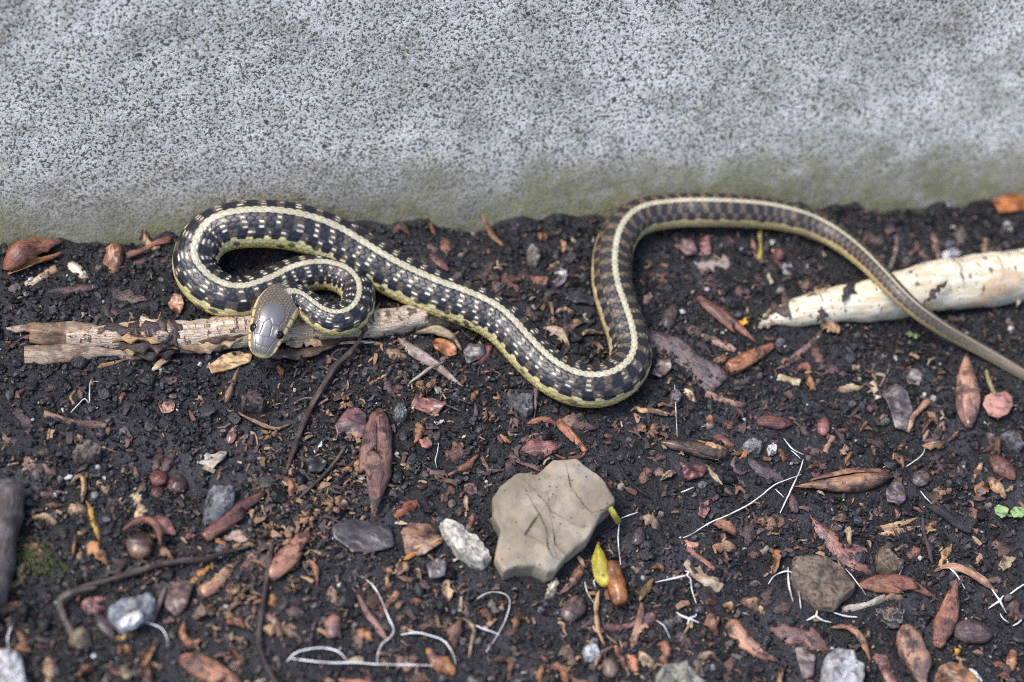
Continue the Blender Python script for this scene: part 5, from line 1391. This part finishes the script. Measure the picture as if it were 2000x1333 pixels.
T('twig', 'straight brown twig running past the seeds and husk', 'twig', [(120, 1158), (190, 1138), (255, 1122), (330, 1100), (400, 1094), (440, 1078), (490, 1066)], [3, 4, 5, 5, 5, 4, 3], (.080, .062, .052), zs=[2, 2.5, 3, 3, 3, 2.5, 2], n=44, bump_r=.22)
tf = T('twig', 'bent grey twig with a knobbly foot beside the pink bracts', 'twig', [(190, 1146), (150, 1156), (118, 1172), (124, 1204), (140, 1236), (152, 1250)], [4, 5, 6, 5.5, 6, 8], (.13, .105, .088), zs=[3, 4, 4, 4, 3, 3], n=36)
H('knob', None, None, (140, 1238), (180, 1262), 36, (.19, .155, .10), 'twig', parent=tf)
T('twig', 'short grey-brown twig leaning beside the cracked shell scrap', 'twig', [(296, 1220), (308, 1190), (324, 1148)], [3, 4, 4.5], (.18, .135, .11), zs=[1, 2, 3])
T('stick', 'thick dark grey stick end with cracked bark beside the moss', 'stick', [(16, 944), (6, 1010), (-8, 1080), (-24, 1160), (-60, 1250)], [30, 32, 33, 32, 30], (.105, .095, .095), 'wood', sides=20, n=60, bump_r=.12, zs=[6] * 5)
T('stick', 'smooth dark stick piece buried near the two-pronged splinter', 'stick', [(1818, 986), (1850, 1010), (1898, 1040)], [7, 9, 7], (.045, .042, .050), zs=[1.4, 1.8, 1.2])
T('twig', 'thin dark twig by the two-pronged splinter', 'twig', [(1802, 1008), (1806, 1042), (1816, 1080), (1822, 1102)], [3, 3, 4, 3], (.075, .052, .055), zs=[4, 3, 2, 1.5])
T('twig', 'black wiry root right of the large rock', 'twig', [(1196, 878), (1212, 912), (1232, 946), (1270, 974)], [2, 3, 4, 4], (.026, .022, .024), zs=[1.5] * 4)
T('green_stem', 'short yellow-green cut stem leaning on the large rock', 'stem', [(1165, 938), (1180, 972), (1196, 1000), (1207, 1020)], [4.5, 5, 6, 6.5], (.40, .38, .055), 'clean', zs=[8, 12.5, 12, 6], n=24, bump_r=.06, ends='flat')
T('stalk', 'thin grey stem of the pinkish oval flake', 'stalk', [(842, 776), (870, 790), (898, 804)], [1.6, 1.8, 1.4], (.22, .19, .15), zs=[3, 2.5, 1.5])

# --- white rootlets
threads = [
 ('bent white thread on bare soil near the stick', [(193, 745), (177, 746), (175, 766), (174, 786), (165, 778), (152, 790), (138, 806)], 1.5),
 ('short pale rootlet beside the white rounded stone', [(27, 1218), (18, 1236), (15, 1252), (18, 1272)], 2.0),
 ('pale rootlet curving away from the quartz stone', [(278, 1216), (300, 1222), (318, 1232), (327, 1252), (326, 1264)], 1.8),
 ('white looping rootlet crossing the rust-brown chip', [(706, 1124), (728, 1142), (744, 1170), (757, 1204), (768, 1228), (764, 1244), (746, 1260), (738, 1280), (737, 1296)], 2.4),
 ('white rootlet hooked over the orange boat-shaped scale', [(781, 1241), (808, 1237), (836, 1240), (866, 1250), (884, 1272), (891, 1296)], 2.4),
 ('white rootlet bowed like an arch on the soil', [(560, 1296), (576, 1280), (604, 1270), (640, 1267), (664, 1276), (678, 1294), (681, 1302)], 2.4),
 ('straight white rootlet under the bowed one', [(566, 1290), (620, 1296), (690, 1296), (760, 1299), (850, 1299)], 2.6),
 ('thin white rootlet hooked beside the shiny half shell', [(928, 1172), (948, 1160), (964, 1157), (984, 1160), (994, 1168), (995, 1184), (986, 1214), (968, 1246), (947, 1276)], 1.7),
 ('short white rootlet stub crossing the hooked one', [(928, 1221), (950, 1230), (978, 1240)], 2.0),
 ('white wavy thread beside the flower-shaped scrap', [(857, 865), (854, 884), (850, 900), (853, 916)], 1.3),
 ('straight bright white rootlet pointing at the split bud', [(1569, 898), (1562, 920), (1550, 946), (1536, 976), (1523, 1004)], 2.2),
 ('long white rootlet running down across the soil to the split bud', [(1566, 927), (1540, 936), (1512, 948), (1486, 968), (1456, 990), (1420, 1008), (1386, 1022), (1352, 1042), (1334, 1050)], 1.9),
 ('short white double rootlet, its upper strand', [(1530, 857), (1542, 872), (1554, 882), (1570, 890)], 1.7),
 ('short white double rootlet, its lower strand', [(1545, 880), (1554, 888), (1563, 898)], 1.5),
 ('tiny white rootlet branch below the long one', [(1514, 956), (1522, 964), (1531, 974)], 1.3),
 ('tiny bright white rootlet beside the round dark seed', [(1330, 962), (1344, 956), (1357, 950)], 1.8),
 ('vertical hair-thin thread near the cream wood chip', [(1317, 752), (1318, 790), (1320, 826), (1322, 856)], 1.1),
 ('straight white rootlet below the cut green stem', [(1209, 1022), (1207, 1050), (1209, 1078), (1212, 1106)], 1.8),
 ('short white rootlet right of the cut green stem', [(1212, 1015), (1228, 1009), (1246, 1003)], 1.5),
 ('white bent rootlet behind the sprout', [(1165, 1128), (1160, 1136), (1165, 1150)], 1.6),
 ('thin white curved rootlet left of the sprout', [(1142, 1136), (1148, 1154), (1164, 1178)], 1.3),
 ('hair-thin pale rootlet below the reddish bark strip', [(1280, 1214), (1296, 1226), (1308, 1250)], 1.2),
 ('white looped rootlet standing over the flat slab', [(1500, 1142), (1512, 1126), (1530, 1118), (1546, 1120), (1556, 1140), (1560, 1166), (1563, 1192)], 2.0),
 ('white trumpet-headed rootlet standing over the flat slab', [(1539, 1108), (1539, 1130), (1541, 1152), (1548, 1178)], 2.4),
 ('white rootlet piece lying below the flat slab', [(1627, 1198), (1650, 1202), (1676, 1206)], 2.0),
 ('thin white rootlet on the edge of the flat slab', [(1650, 1112), (1668, 1132), (1680, 1148), (1691, 1164)], 1.4),
 ('white rootlet standing on the curved chestnut bud', [(1764, 1106), (1757, 1122), (1758, 1142), (1764, 1160)], 2.0),
 ('white rootlet crossing the curled tan ribbon', [(1850, 1091), (1854, 1108), (1868, 1122), (1886, 1149)], 2.2),
 ('white rootlet running off from the star-shaped one', [(1972, 1162), (1986, 1152), (2010, 1138)], 2.2),
 ('short curved white rootlet near the star-shaped one', [(1978, 1222), (1990, 1216), (2002, 1204)], 2.0),
 ('thin white hooked rootlet below the star-shaped one', [(1953, 1198), (1960, 1208), (1972, 1217)], 1.5),
 ('faint white rootlet below the veined leaf scrap', [(1798, 958), (1808, 970), (1820, 984)], 1.5),
 ('thin rootlet arching over the grey leaf scrap', [(1808, 872), (1804, 884), (1790, 898), (1770, 912)], 1.4),
]
for lb, pts, w in threads:
    z = [.5 + 1.5 * math.sin(math.pi * i / (len(pts) - 1)) + .5 * math.sin(i * 2.3 + w * 7) for i in range(len(pts))]
    w = [w * (.55 + .6 * math.sin(math.pi * (i + .6) / (len(pts) + .2)) + .12 * math.sin(i * 3.1)) for i in range(len(pts))]
    T('rootlet', lb, 'rootlet', pts, [q_ * .66 for q_ in w], (.7, .7, .7), 'thread', 'fine white rootlets on the soil', zs=z, sides=6, n=max(18, 8 * len(pts)), bump_r=.35)
def star(label, arms):
    e = empty('star_rootlet', P(arms[0][0][0], arms[0][0][1], 0))
    tag(e, label, 'rootlet', 'fine white rootlets on the soil')
    for a in arms:
        T('arm', None, None, a, np.linspace(2.4, .8, len(a)), (.7, .7, .7), 'thread', parent=e, zs=[2.2] + [1.4] * (len(a) - 1), sides=6, n=14)
star('forked white rootlet with a webbed joint beside the splintered wood strip', [[(1342, 1122), (1310, 1130), (1280, 1137)], [(1342, 1122), (1350, 1130), (1352, 1148), (1361, 1178)], [(1342, 1122), (1346, 1116), (1338, 1114)]])
star('star-shaped white rootlet below the forked one', [[(1345, 1210), (1330, 1204), (1320, 1196)], [(1345, 1210), (1358, 1204), (1360, 1198)], [(1345, 1210), (1356, 1214), (1366, 1218)], [(1345, 1210), (1344, 1218), (1340, 1221)]])
star('webbed white rootlet left of the whitish stick piece', [[(1592, 1206), (1580, 1212), (1574, 1214)], [(1592, 1206), (1594, 1200), (1593, 1196)], [(1592, 1206), (1606, 1214), (1624, 1218)]])
star('three-armed white rootlet beyond the curled tan ribbon', [[(1953, 1174), (1940, 1182), (1931, 1188)], [(1953, 1174), (1958, 1166), (1962, 1164)], [(1953, 1174), (1960, 1188), (1966, 1198)], [(1953, 1174), (1944, 1160), (1937, 1150)]])

# --- lace of a leaf skeleton
sk = empty('leaf_skeleton', P(1740, 1208, 0))
tag(sk, 'lace-like pale skeleton of a decayed leaf', 'leaf')
F('film', None, None, [(1708, 1196), (1722, 1186), (1748, 1184), (1764, 1192), (1758, 1226), (1742, 1230), (1722, 1214)], (.045, .040, .042), 'litter', parent=sk, h=.3, z=1.4, warp=.8)
rk = random.Random(3)
nodes = [(1712 + 10 * i + rk.uniform(-4, 4), 1190 + 9 * j + rk.uniform(-4, 4)) for j in range(4) for i in range(6) if not (j == 3 and i < 2)]
for a_i, a in enumerate(nodes):
    for b in nodes[a_i + 1:]:
        if math.dist(a, b) < 12.5:
            T('vein', None, None, [a, ((a[0] + b[0]) / 2 + rk.uniform(-1, 1), (a[1] + b[1]) / 2), b], .75, (.42, .38, .33), 'clean', parent=sk, zs=[3.3, 3.5, 3.3], sides=4, n=5, bump_r=.05)

# --- dried catkin scraps: little fans of tan bracts
def catkin(label, cx, cy, r, n, seed):
    rk = random.Random(seed)
    e = empty('catkin_scrap', P(cx, cy, 0))
    tag(e, label, 'catkin', 'dried catkin scraps among the litter')
    for i in range(n):
        a = rk.uniform(0, 6.28)
        d0, d1 = r * rk.uniform(.05, .35), r * rk.uniform(.6, 1.1)
        x0, y0, x1, y1 = cx + math.cos(a) * d0, cy + math.sin(a) * d0 * .8, cx + math.cos(a) * d1, cy + math.sin(a) * d1 * .8
        k = rk.uniform(.35, 1.05)
        S('bract', None, None, [(x0, y0), ((x0 + x1) / 2 + rk.uniform(-2, 2), (y0 + y1) / 2), (x1, y1)], r * rk.uniform(.2, .5), (.40 * k, .235 * k, .125 * k), 'tear', parent=e, curl=1, z=rk.uniform(0, 4), n=7, mc=5)
for i, (x, y, r, n, lb) in enumerate([
    (692, 915, 24, 16, 'fan of tan dried bracts beside the thin slanting twig'), (655, 985, 26, 16, 'fluffy tan bract cluster above the dark bark sheet'),
    (574, 1050, 28, 18, 'tan bract fan lying on the pinkish blunt bud'), (528, 1036, 22, 12, 'tan bract fan touching the upright slack twig'),
    (528, 848, 20, 9, 'small tan bract cluster left of the long forked twig'), (676, 785, 20, 12, 'orange-tan bract tuft above the purple torn bract'),
    (1266, 838, 24, 16, 'grey-tan fibrous tuft under the cream and tan curl'), (830, 752, 22, 12, 'tan crumpled bract tuft below the spear of wood'),
    (462, 1160, 30, 18, 'loose scatter of tan bracts beside the salmon bud scale'), (955, 810, 16, 10, 'rust-tan bract tuft near the thin violet sliver'),
    (600, 1010, 24, 12, 'reddish tan bract heap beside the bark sheet'), (570, 1150, 18, 10, 'brown bract tuft under the pinkish blunt bud')]):
    catkin(lb, x, y, r, n, 50 + i)

# ------------------------------------------------------------------ small loose chips one can count, scattered as in the photograph
rk = random.Random(21)
def clear(px, py, lim=.004):
    w = P(px, py, 0)
    return all((w[0] - x) ** 2 + (w[1] - y) ** 2 > (r + lim) ** 2 for x, y, r in FOOT_S)
FOOT_S = FOOT[::3] + [(float(c[0]), float(c[1]), .013) for c in ctr[::25]]
LAND = [(1080, 1015, 'the large tan rock'), (910, 1062, 'the whitish stone'), (170, 882, 'the bean-shaped pebble'), (428, 985, 'the blue-grey stone'), (258, 1195, 'the quartz stone'),
        (20, 1305, 'the white rounded stone'), (1610, 1140, 'the flat stone slab'), (1738, 1096, 'the wedge-shaped stone'), (1645, 1310, 'the sparkling stone'), (1330, 1322, 'the greenish-grey stone'),
        (1018, 788, 'the speckled stone'), (737, 900, 'the large bud'), (1890, 760, 'the scaly tan bud'), (1648, 940, 'the split bud'), (1420, 628, 'the slender chestnut bud'),
        (1465, 700, 'the orange bud tube'), (1787, 1285, 'the thick tan bud'), (1848, 1200, 'the brown bud with orange butt'), (1354, 878, 'the soil-caked bud'), (458, 1008, 'the glossy bud tube'),
        (565, 1085, 'the pinkish blunt bud'), (1185, 1125, 'the sprout'), (320, 940, 'the round red seeds'), (275, 1063, 'the round husk'), (1512, 826, 'the bean-shaped seed'), (1120, 1184, 'the cracked brown shell'),
        (1951, 788, 'the round pink leaf'), (1970, 1002, 'the clover seedling'), (65, 508, 'the curled dead leaf'), (1335, 690, 'the purple-grey bark'), (510, 690, 'the snake head'), (150, 665, 'the splintered stick end'),
        (400, 655, 'the middle of the stick'), (700, 760, 'the long forked twig'), (840, 705, 'the spear of wood'), (1750, 570, 'the white root'), (1900, 690, 'the tail tip'), (10, 1020, 'the dark grey stick'),
        (80, 1115, 'the moss'), (300, 1110, 'the straight brown twig'), (130, 1200, 'the bent twig'), (515, 1200, 'the slack twig'), (620, 1290, 'the bowed rootlet'), (750, 1190, 'the looping rootlet'),
        (980, 1200, 'the hooked rootlet'), (1450, 985, 'the long rootlet'), (1340, 1130, 'the forked rootlet'), (1470, 1255, 'the feathery bud scale'), (1560, 1240, 'the broad bark strip'), (1740, 1208, 'the leaf skeleton'),
        (1760, 1027, 'the two-pronged splinter'), (150, 775, 'the bent thread'), (145, 820, 'the lone stem piece'), (500, 820, 'the wavy tan ribbon'), (840, 788, 'the pinkish oval flake'), (1060, 868, 'the pinkish bract'),
        (1275, 808, 'the cream curl'), (1400, 480, 'the high arch of the snake'), (950, 470, 'the wall foot'), (1090, 620, 'the snake bend'), (1640, 470, 'the wall behind the tail'), (1950, 450, 'the orange-brown leaf'),
        (1710, 790, 'the mauve leaf shell'), (415, 900, 'the pale grey leaf scrap'), (710, 1045, 'the dark bark sheet'), (1890, 1325, 'the broken orange shell'), (1250, 950, 'the black wiry root'), (420, 1130, 'the salmon bud scale')]
SHAPE = {'lance': 'pointed', 'blunt': 'square-ended', 'tear': 'tapering', 'oval': 'rounded'}
USED = set()
def unique(head, x, y):
    a, b, c = sorted(LAND, key=lambda l: (l[0] - x) ** 2 + (l[1] - y) ** 2)[:3]
    for lb in (head + a[2], head[:-3] + 'between ' + a[2] + ' and ' + b[2], head[:-3] + 'between ' + a[2] + ' and ' + c[2]):
        if lb not in USED and len(lb.split()) <= 16:
            break
    else:
        lb = head + a[2]
    USED.add(lb)
    return lb
# name, noun, category, group, (colour word, colour) choices, count, length px, width ratio, material
chip_kinds = [
    ('bud_scale', 'curled bud scale', 'bud scale', 'curled bud scales among the litter', [('tan', (.40, .245, .135)), ('orange', (.42, .20, .09)), ('chestnut', (.27, .12, .075)), ('rust', (.33, .155, .075)), ('buff', (.44, .32, .20))], 80, (26, 62), (.22, .42), 'litter'),
    ('bark_fragment', 'bark fragment', 'bark', 'bark fragments among the litter', [('purple-brown', (.105, .062, .060)), ('dark brown', (.085, .052, .045)), ('brown', (.16, .085, .060)), ('grey-brown', (.13, .105, .098)), ('rust-brown', (.23, .105, .065)), ('dusky pink', (.25, .145, .125)), ('tan', (.33, .21, .13))], 230, (20, 52), (.28, .6), 'litter'),
    ('bark_chip', 'bark chip', 'bark chip', 'small bark chips', [('reddish', (.23, .105, .070)), ('orange-brown', (.32, .15, .085)), ('dull brown', (.16, .085, .06)), ('buff', (.36, .24, .15))], 190, (9, 24), (.25, .6), 'litter'),
    ('straw_chip', 'straw chip', 'straw', 'small straw chips', [('tan', (.44, .30, .17)), ('buff', (.50, .39, .25)), ('ochre', (.40, .25, .11))], 90, (9, 26), (.14, .32), 'wood'),
    ('leaf_chip', 'leaf chip', 'leaf', 'small dark leaf chips', [('violet', (.09, .055, .062)), ('blackish', (.045, .036, .040)), ('grey-violet', (.14, .105, .11))], 110, (10, 28), (.35, .75), 'litter'),
    ('white_chip', 'white chip', 'chip', 'tiny white chips', [('bright', (.60, .59, .57)), ('dull', (.42, .40, .37))], 45, (4, 8), (.5, .9), 'clean'),
    ('flower_scrap', 'flower scrap', 'petal', 'tiny flower scraps', [('yellow', (.56, .38, .03)), ('orange', (.58, .30, .02))], 16, (5, 9), (.5, .9), 'clean'),
]
for nm, noun, ct, gr, cols, cnt, lr, wr, mt_ in chip_kinds:
    k = 0
    for _ in range(cnt * 10):
        if k >= cnt:
            break
        x, y = rk.uniform(5, 1995), rk.uniform(450 if nm != 'bud_scale' else 740, 1330)
        if nm == 'bud_scale' and x < 560 and y < 1000:
            continue
        if y < 498 - .048 * x + (6 if lr[1] < 30 else 14) or not clear(x, y, .0005 if lr[1] < 30 else .0035):
            continue
        a = rk.uniform(0, math.pi)
        ln = lr[0] + (lr[1] - lr[0]) * rk.random() ** 1.6
        w = ln * rk.uniform(*wr)
        dx, dy = math.cos(a) * ln / 2, math.sin(a) * ln / 2 * .85
        cw, cv = rk.choice(cols)
        kk = rk.uniform(.75, 1.2)
        pr = rk.choice(['lance', 'blunt', 'tear', 'oval'] if nm not in ('straw_chip', 'bud_scale') else ['lance', 'blunt', 'blunt', 'tear'] if nm == 'straw_chip' else ['lance', 'tear', 'lance'])
        size = 'tiny' if ln < 12 else 'small' if ln < 24 else 'long' if w < ln * .36 else 'broad'
        S(nm, unique('%s %s %s %s by ' % (size, cw, SHAPE[pr], noun), x, y), ct, [(x - dx, y - dy), (x + rk.uniform(-.12, .12) * ln, y + rk.uniform(-.12, .12) * ln), (x + dx, y + dy)], w,
          tuple(q_ * kk for q_ in cv), pr, mt_, gr, curl=rk.uniform(-.6, 1.8) if nm != 'bud_scale' else rk.choice([-3, 2, 3, 4]), arch=0 if nm != 'bud_scale' else rk.uniform(0, 2.5), thick=.5, z=rk.uniform(-.6, .6), n=13 if ln > 20 else 7, mc=5, ragged=.34 if nm != 'straw_chip' else .15, bendy=.025, crumple=.5 if nm != 'straw_chip' else .15)
        k += 1
k = 0
for _ in range(1200):
    if k >= 100:
        break
    x, y = rk.uniform(5, 1995), rk.uniform(470, 1330)
    if y < 508 - .048 * x or not clear(x, y, .001):
        continue
    r = rk.uniform(4.5, 11)
    ol = [(x + math.cos(t) * r * rk.uniform(.7, 1.2), y + math.sin(t) * r * .8 * rk.uniform(.7, 1.2)) for t in np.linspace(0, 6.28, 8)[:-1]]
    cw, cv = rk.choice([('grey', (.12, .12, .13)), ('dark', (.062, .058, .064)), ('brownish', (.12, .10, .09)), ('pale', (.22, .205, .195)), ('bluish', (.105, .115, .135))])
    O('grit_pebble', unique('%s %s angular pebble by ' % ('tiny' if r < 7.5 else 'small', cw), x, y), 'pebble', ol, rk.uniform(1.5, 3.4), cv, nr=12, bumpy=.35, rough=.3, flat=rk.random() < .6,
      rings=[(.8, -.5), (1, .2), (.9, .75), (.55, 1.0), (.2, 1.05)], group='small loose pebbles')
    k += 1

# ------------------------------------------------------------------ stuff: soil crumbs and fine scraps
ico_v = []
ph_ = (1 + 5 ** .5) / 2
for a in (-1, 1):
    for b in (-ph_, ph_):
        ico_v += [(0, a, b), (a, b, 0), (b, 0, a)]
ico_v = np.array(ico_v, float)
ico_v /= np.linalg.norm(ico_v[0])
ico_f = []
for a in range(12):
    for b in range(a + 1, 12):
        for c in range(b + 1, 12):
            A_, B_, C_ = ico_v[a], ico_v[b], ico_v[c]
            if max(np.linalg.norm(A_ - B_), np.linalg.norm(B_ - C_), np.linalg.norm(A_ - C_)) < 1.1:
                ico_f.append((a, b, c) if np.dot(np.cross(B_ - A_, C_ - A_), A_) > 0 else (a, c, b))
ico_f = np.array(ico_f)
def subdivide(v, f):
    v = [tuple(x) for x in v]
    cache = {}
    def mid(a, b):
        k_ = (min(a, b), max(a, b))
        if k_ not in cache:
            p_ = (np.array(v[a]) + np.array(v[b])) / 2
            v.append(tuple(p_ / np.linalg.norm(p_)))
            cache[k_] = len(v) - 1
        return cache[k_]
    nf_ = []
    for a, b, c in f:
        ab, bc, ca = mid(a, b), mid(b, c), mid(c, a)
        nf_ += [(a, ab, ca), (b, bc, ab), (c, ca, bc), (ab, bc, ca)]
    return np.array(v), np.array(nf_)
ico2_v, ico2_f = subdivide(ico_v, ico_f)

# clearance grid from the footprints of everything placed
GS = .001
gx0, gy0, gnx, gny = -.36, -.26, 720, 440
occ = np.zeros((gnx, gny), bool)
for x, y, r in FOOT:
    i0, i1 = int((x - r - gx0) / GS), int((x + r - gx0) / GS) + 1
    j0, j1 = int((y - r - gy0) / GS), int((y + r - gy0) / GS) + 1
    if i1 < 0 or j1 < 0 or i0 >= gnx or j0 >= gny:
        continue
    occ[max(i0, 0):i1, max(j0, 0):j1] = True

def scatter(n, bmin, bmax, big_ok):
    x = rng.uniform(-.335, .335, n)
    y = rng.uniform(-.245, .15, n)
    keep = wall_dist(x, y) > .0005
    if not big_ok:
        ii = np.clip(((x - gx0) / GS).astype(int), 0, gnx - 1)
        jj = np.clip(((y - gy0) / GS).astype(int), 0, gny - 1)
        keep &= ~occ[ii, jj]
    dens = .55 + .75 * noise3(x / .035, y / .035, 0, 301)
    keep &= rng.uniform(0, 1, n) < dens + .35
    return x[keep], y[keep]

def lumps(x, y, r, bv, bf, colour, sink=.35, amp=.38):
    n = len(x)
    nv = len(bv)
    q = rng.normal(size=(n, 4))
    q /= np.linalg.norm(q, axis=1)[:, None]
    w, a, b, c = q.T
    Rm = np.stack([1 - 2 * (b * b + c * c), 2 * (a * b - c * w), 2 * (a * c + b * w), 2 * (a * b + c * w), 1 - 2 * (a * a + c * c), 2 * (b * c - a * w),
                   2 * (a * c - b * w), 2 * (b * c + a * w), 1 - 2 * (a * a + b * b)], 1).reshape(n, 3, 3)
    sc = rng.uniform(.65, 1.25, (n, 1, 3))
    jit = 1 + amp * rng.uniform(-1, 1, (n, nv, 1))
    bb_ = bv[None] * jit
    for _k in range(4):
        pn = rng.normal(size=(n, 1, 3))
        pn /= np.linalg.norm(pn, axis=2, keepdims=True)
        pc = rng.uniform(.35, .8, (n, 1))
        ov = np.clip((bb_ * pn).sum(2) - pc, 0, None)
        bb_ = bb_ - ov[..., None] * pn
    v = np.einsum('nij,nvj->nvi', Rm, bb_ * sc) * r[:, None, None] * 1.2
    v[..., 2] *= .8
    v[..., 0] += x[:, None]
    v[..., 1] += y[:, None]
    v[..., 2] += (gz(x, y) + r * (1 - 2 * sink) * .8)[:, None]
    f = (bf[None] + (np.arange(n) * nv)[:, None, None]).reshape(-1, 3)
    return v.reshape(-1, 3), f, np.repeat(colour, nv, 0)

def crumb_colours(n):
    base = np.array([.0150, .0150, .0180])[None] * rng.lognormal(0, .65, (n, 1)) * (1 + rng.normal(0, .10, (n, 3)))
    u_ = rng.uniform(0, 1, n)
    base[u_ < .050] = np.array([.085, .078, .075]) * rng.uniform(.6, 1.3, ((u_ < .050).sum(), 1))
    base[u_ < .022] = np.array([.07, .036, .026]) * rng.uniform(.7, 1.5, ((u_ < .022).sum(), 1))
    base[u_ < .016] = np.array([.46, .45, .44]) * rng.uniform(.5, 1.3, ((u_ < .016).sum(), 1))
    return np.clip(base, .003, .8)

parts = []
x, y = scatter(60000, 0, 0, True)
r = np.clip(rng.lognormal(math.log(.00058), .42, len(x)), .0003, .0014)
parts.append(lumps(x, y, r, ico_v, ico_f, crumb_colours(len(x))))
x, y = scatter(9000, 0, 0, False)
r = np.clip(rng.lognormal(math.log(.0013), .35, len(x)), .0009, .0034)
parts.append(lumps(x, y, r, ico2_v, ico2_f, crumb_colours(len(x)), .42, .20))
x, y = scatter(1500, 0, 0, False)
r = np.clip(rng.lognormal(math.log(.0021), .3, len(x)), .0014, .0040)
parts.append(lumps(x, y, r, ico2_v, ico2_f, np.clip(np.array([.0135, .0130, .0145])[None] * rng.lognormal(0, .35, (len(x), 1)), .004, .06), .50, .20))
vv, ff, cc, off = [], [], [], 0
for v, f, c in parts:
    vv.append(v); ff.append(f + off); cc.append(c)
    off += len(v)
me = mesh_np('soil_crumbs', np.vstack(vv), np.vstack(ff), False)
set_attr(me, 'tint', np.c_[np.vstack(cc), np.ones(off)])
cr = link('soil_crumbs', me, MAT['crumb'])
tag(cr, 'loose dark soil crumbs and grit covering the bed', 'soil', None, 'stuff')

# fine scraps: bent slivers of three cross rows
x, y = scatter(12000, 0, 0, True)
kp = rng.uniform(0, 1, len(x)) < np.where((x < -.10) & (y > -.10), .35, 1.0)
x, y = x[kp], y[kp]
ex, ey, tanm = [], [], [np.zeros(len(x), bool)]
for cxp, cyp, sg, m_ in ((600, 930, 90, 420), (455, 1180, 55, 200), (690, 960, 55, 160), (560, 1040, 50, 160), (1180, 1260, 70, 160), (1270, 840, 30, 50), (760, 700, 70, 140)):
    w_ = P(cxp, cyp)
    ex.append(w_[0] + rng.normal(0, sg * .00024, m_))
    ey.append(w_[1] + rng.normal(0, sg * .0003, m_))
    tanm.append(rng.uniform(0, 1, m_) < .3)
x, y, tanm = np.r_[x, np.hstack(ex)], np.r_[y, np.hstack(ey)], np.hstack(tanm)
n = len(x)
L = np.clip(rng.lognormal(math.log(.0010), .55, n), .0004, .0030)
Wd = L * rng.uniform(.10, .50, n)
an = rng.uniform(0, 2 * np.pi, n)
tz = rng.normal(0, .35, n)
dx, dy = np.cos(an), np.sin(an)
rows = []
endw = np.stack([rng.uniform(.15, 1.2, n), rng.uniform(.7, 1.2, n), rng.uniform(.15, 1.2, n)], 1)
bow = rng.normal(0, .25, n)
for t in (-1, 0, 1):
    for s2 in (-1, 1):
        for up_ in (1, 0):
            tp = endw[:, t + 1]
            px_ = x + dx * L * t - dy * (Wd * s2 * tp + (bow * L if t == 0 else 0))
            py_ = y + dy * L * t + dx * (Wd * s2 * tp + (bow * L if t == 0 else 0))
            pz_ = gz(x, y) + .0010 + L * t * np.sin(tz) * .6 + (0 if t else .0004) + (.00018 if up_ else -.00012)
            rows.append(np.stack([px_, py_, pz_], 1))
v = np.stack(rows, 1)                                        # n, 12, 3 : index = t*4 + s*2 + (0 top, 1 bottom)
q = np.array([(0, 4, 6, 2), (4, 8, 10, 6), (1, 3, 7, 5), (5, 7, 11, 9), (0, 1, 5, 4), (4, 5, 9, 8), (2, 6, 7, 3), (6, 10, 11, 7), (0, 2, 3, 1), (8, 9, 11, 10)])
f = (q[None] + (np.arange(n) * 12)[:, None, None]).reshape(-1, 4)
pal = np.array([(.17, .085, .058), (.24, .12, .08), (.34, .22, .13), (.10, .06, .055), (.06, .042, .04), (.42, .33, .22), (.05, .04, .042)])
cc = pal[rng.choice(7, n, p=[.16, .08, .07, .24, .26, .04, .15])] * rng.uniform(.5, 1.1, (n, 1))
cc[tanm] = np.array([.33, .20, .11]) * rng.uniform(.4, 1.2, (tanm.sum(), 1))
me = mesh_np('litter_scraps', v.reshape(-1, 3), f, False)
set_attr(me, 'tint', np.c_[np.repeat(cc, 12, 0), np.ones(n * 12)])
ls = link('litter_scraps', me, MAT['chip'])
tag(ls, 'fine brown plant scraps strewn through the soil', 'litter', None, 'stuff')

# moss by the dark stick
n = 500
mx, my = P(62, 1090)[0], P(62, 1090)[1]
x = mx + rng.normal(0, .0085, n)
y = my + rng.normal(0, .0045, n)
h = rng.uniform(.0008, .0022, n)
an = rng.uniform(0, 6.28, n)
g = gz(x, y) + .0006
wv_ = .00025
v = np.stack([np.stack([x - np.cos(an) * wv_, y - np.sin(an) * wv_, g], 1), np.stack([x + np.cos(an) * wv_, y + np.sin(an) * wv_, g], 1),
              np.stack([x - np.sin(an) * wv_ * 1.6, y + np.cos(an) * wv_ * 1.6, g], 1),
              np.stack([x + rng.normal(0, .0006, n), y + rng.normal(0, .0006, n), g + h], 1)], 1)
q = np.array([(0, 1, 3), (1, 2, 3), (2, 0, 3)])
me = mesh_np('moss', v.reshape(-1, 3), (q[None] + (np.arange(n) * 4)[:, None, None]).reshape(-1, 3))
ms = link('moss', me, MAT['moss'])
tag(ms, 'small patch of green moss beside the dark grey stick', 'moss', None, 'stuff')
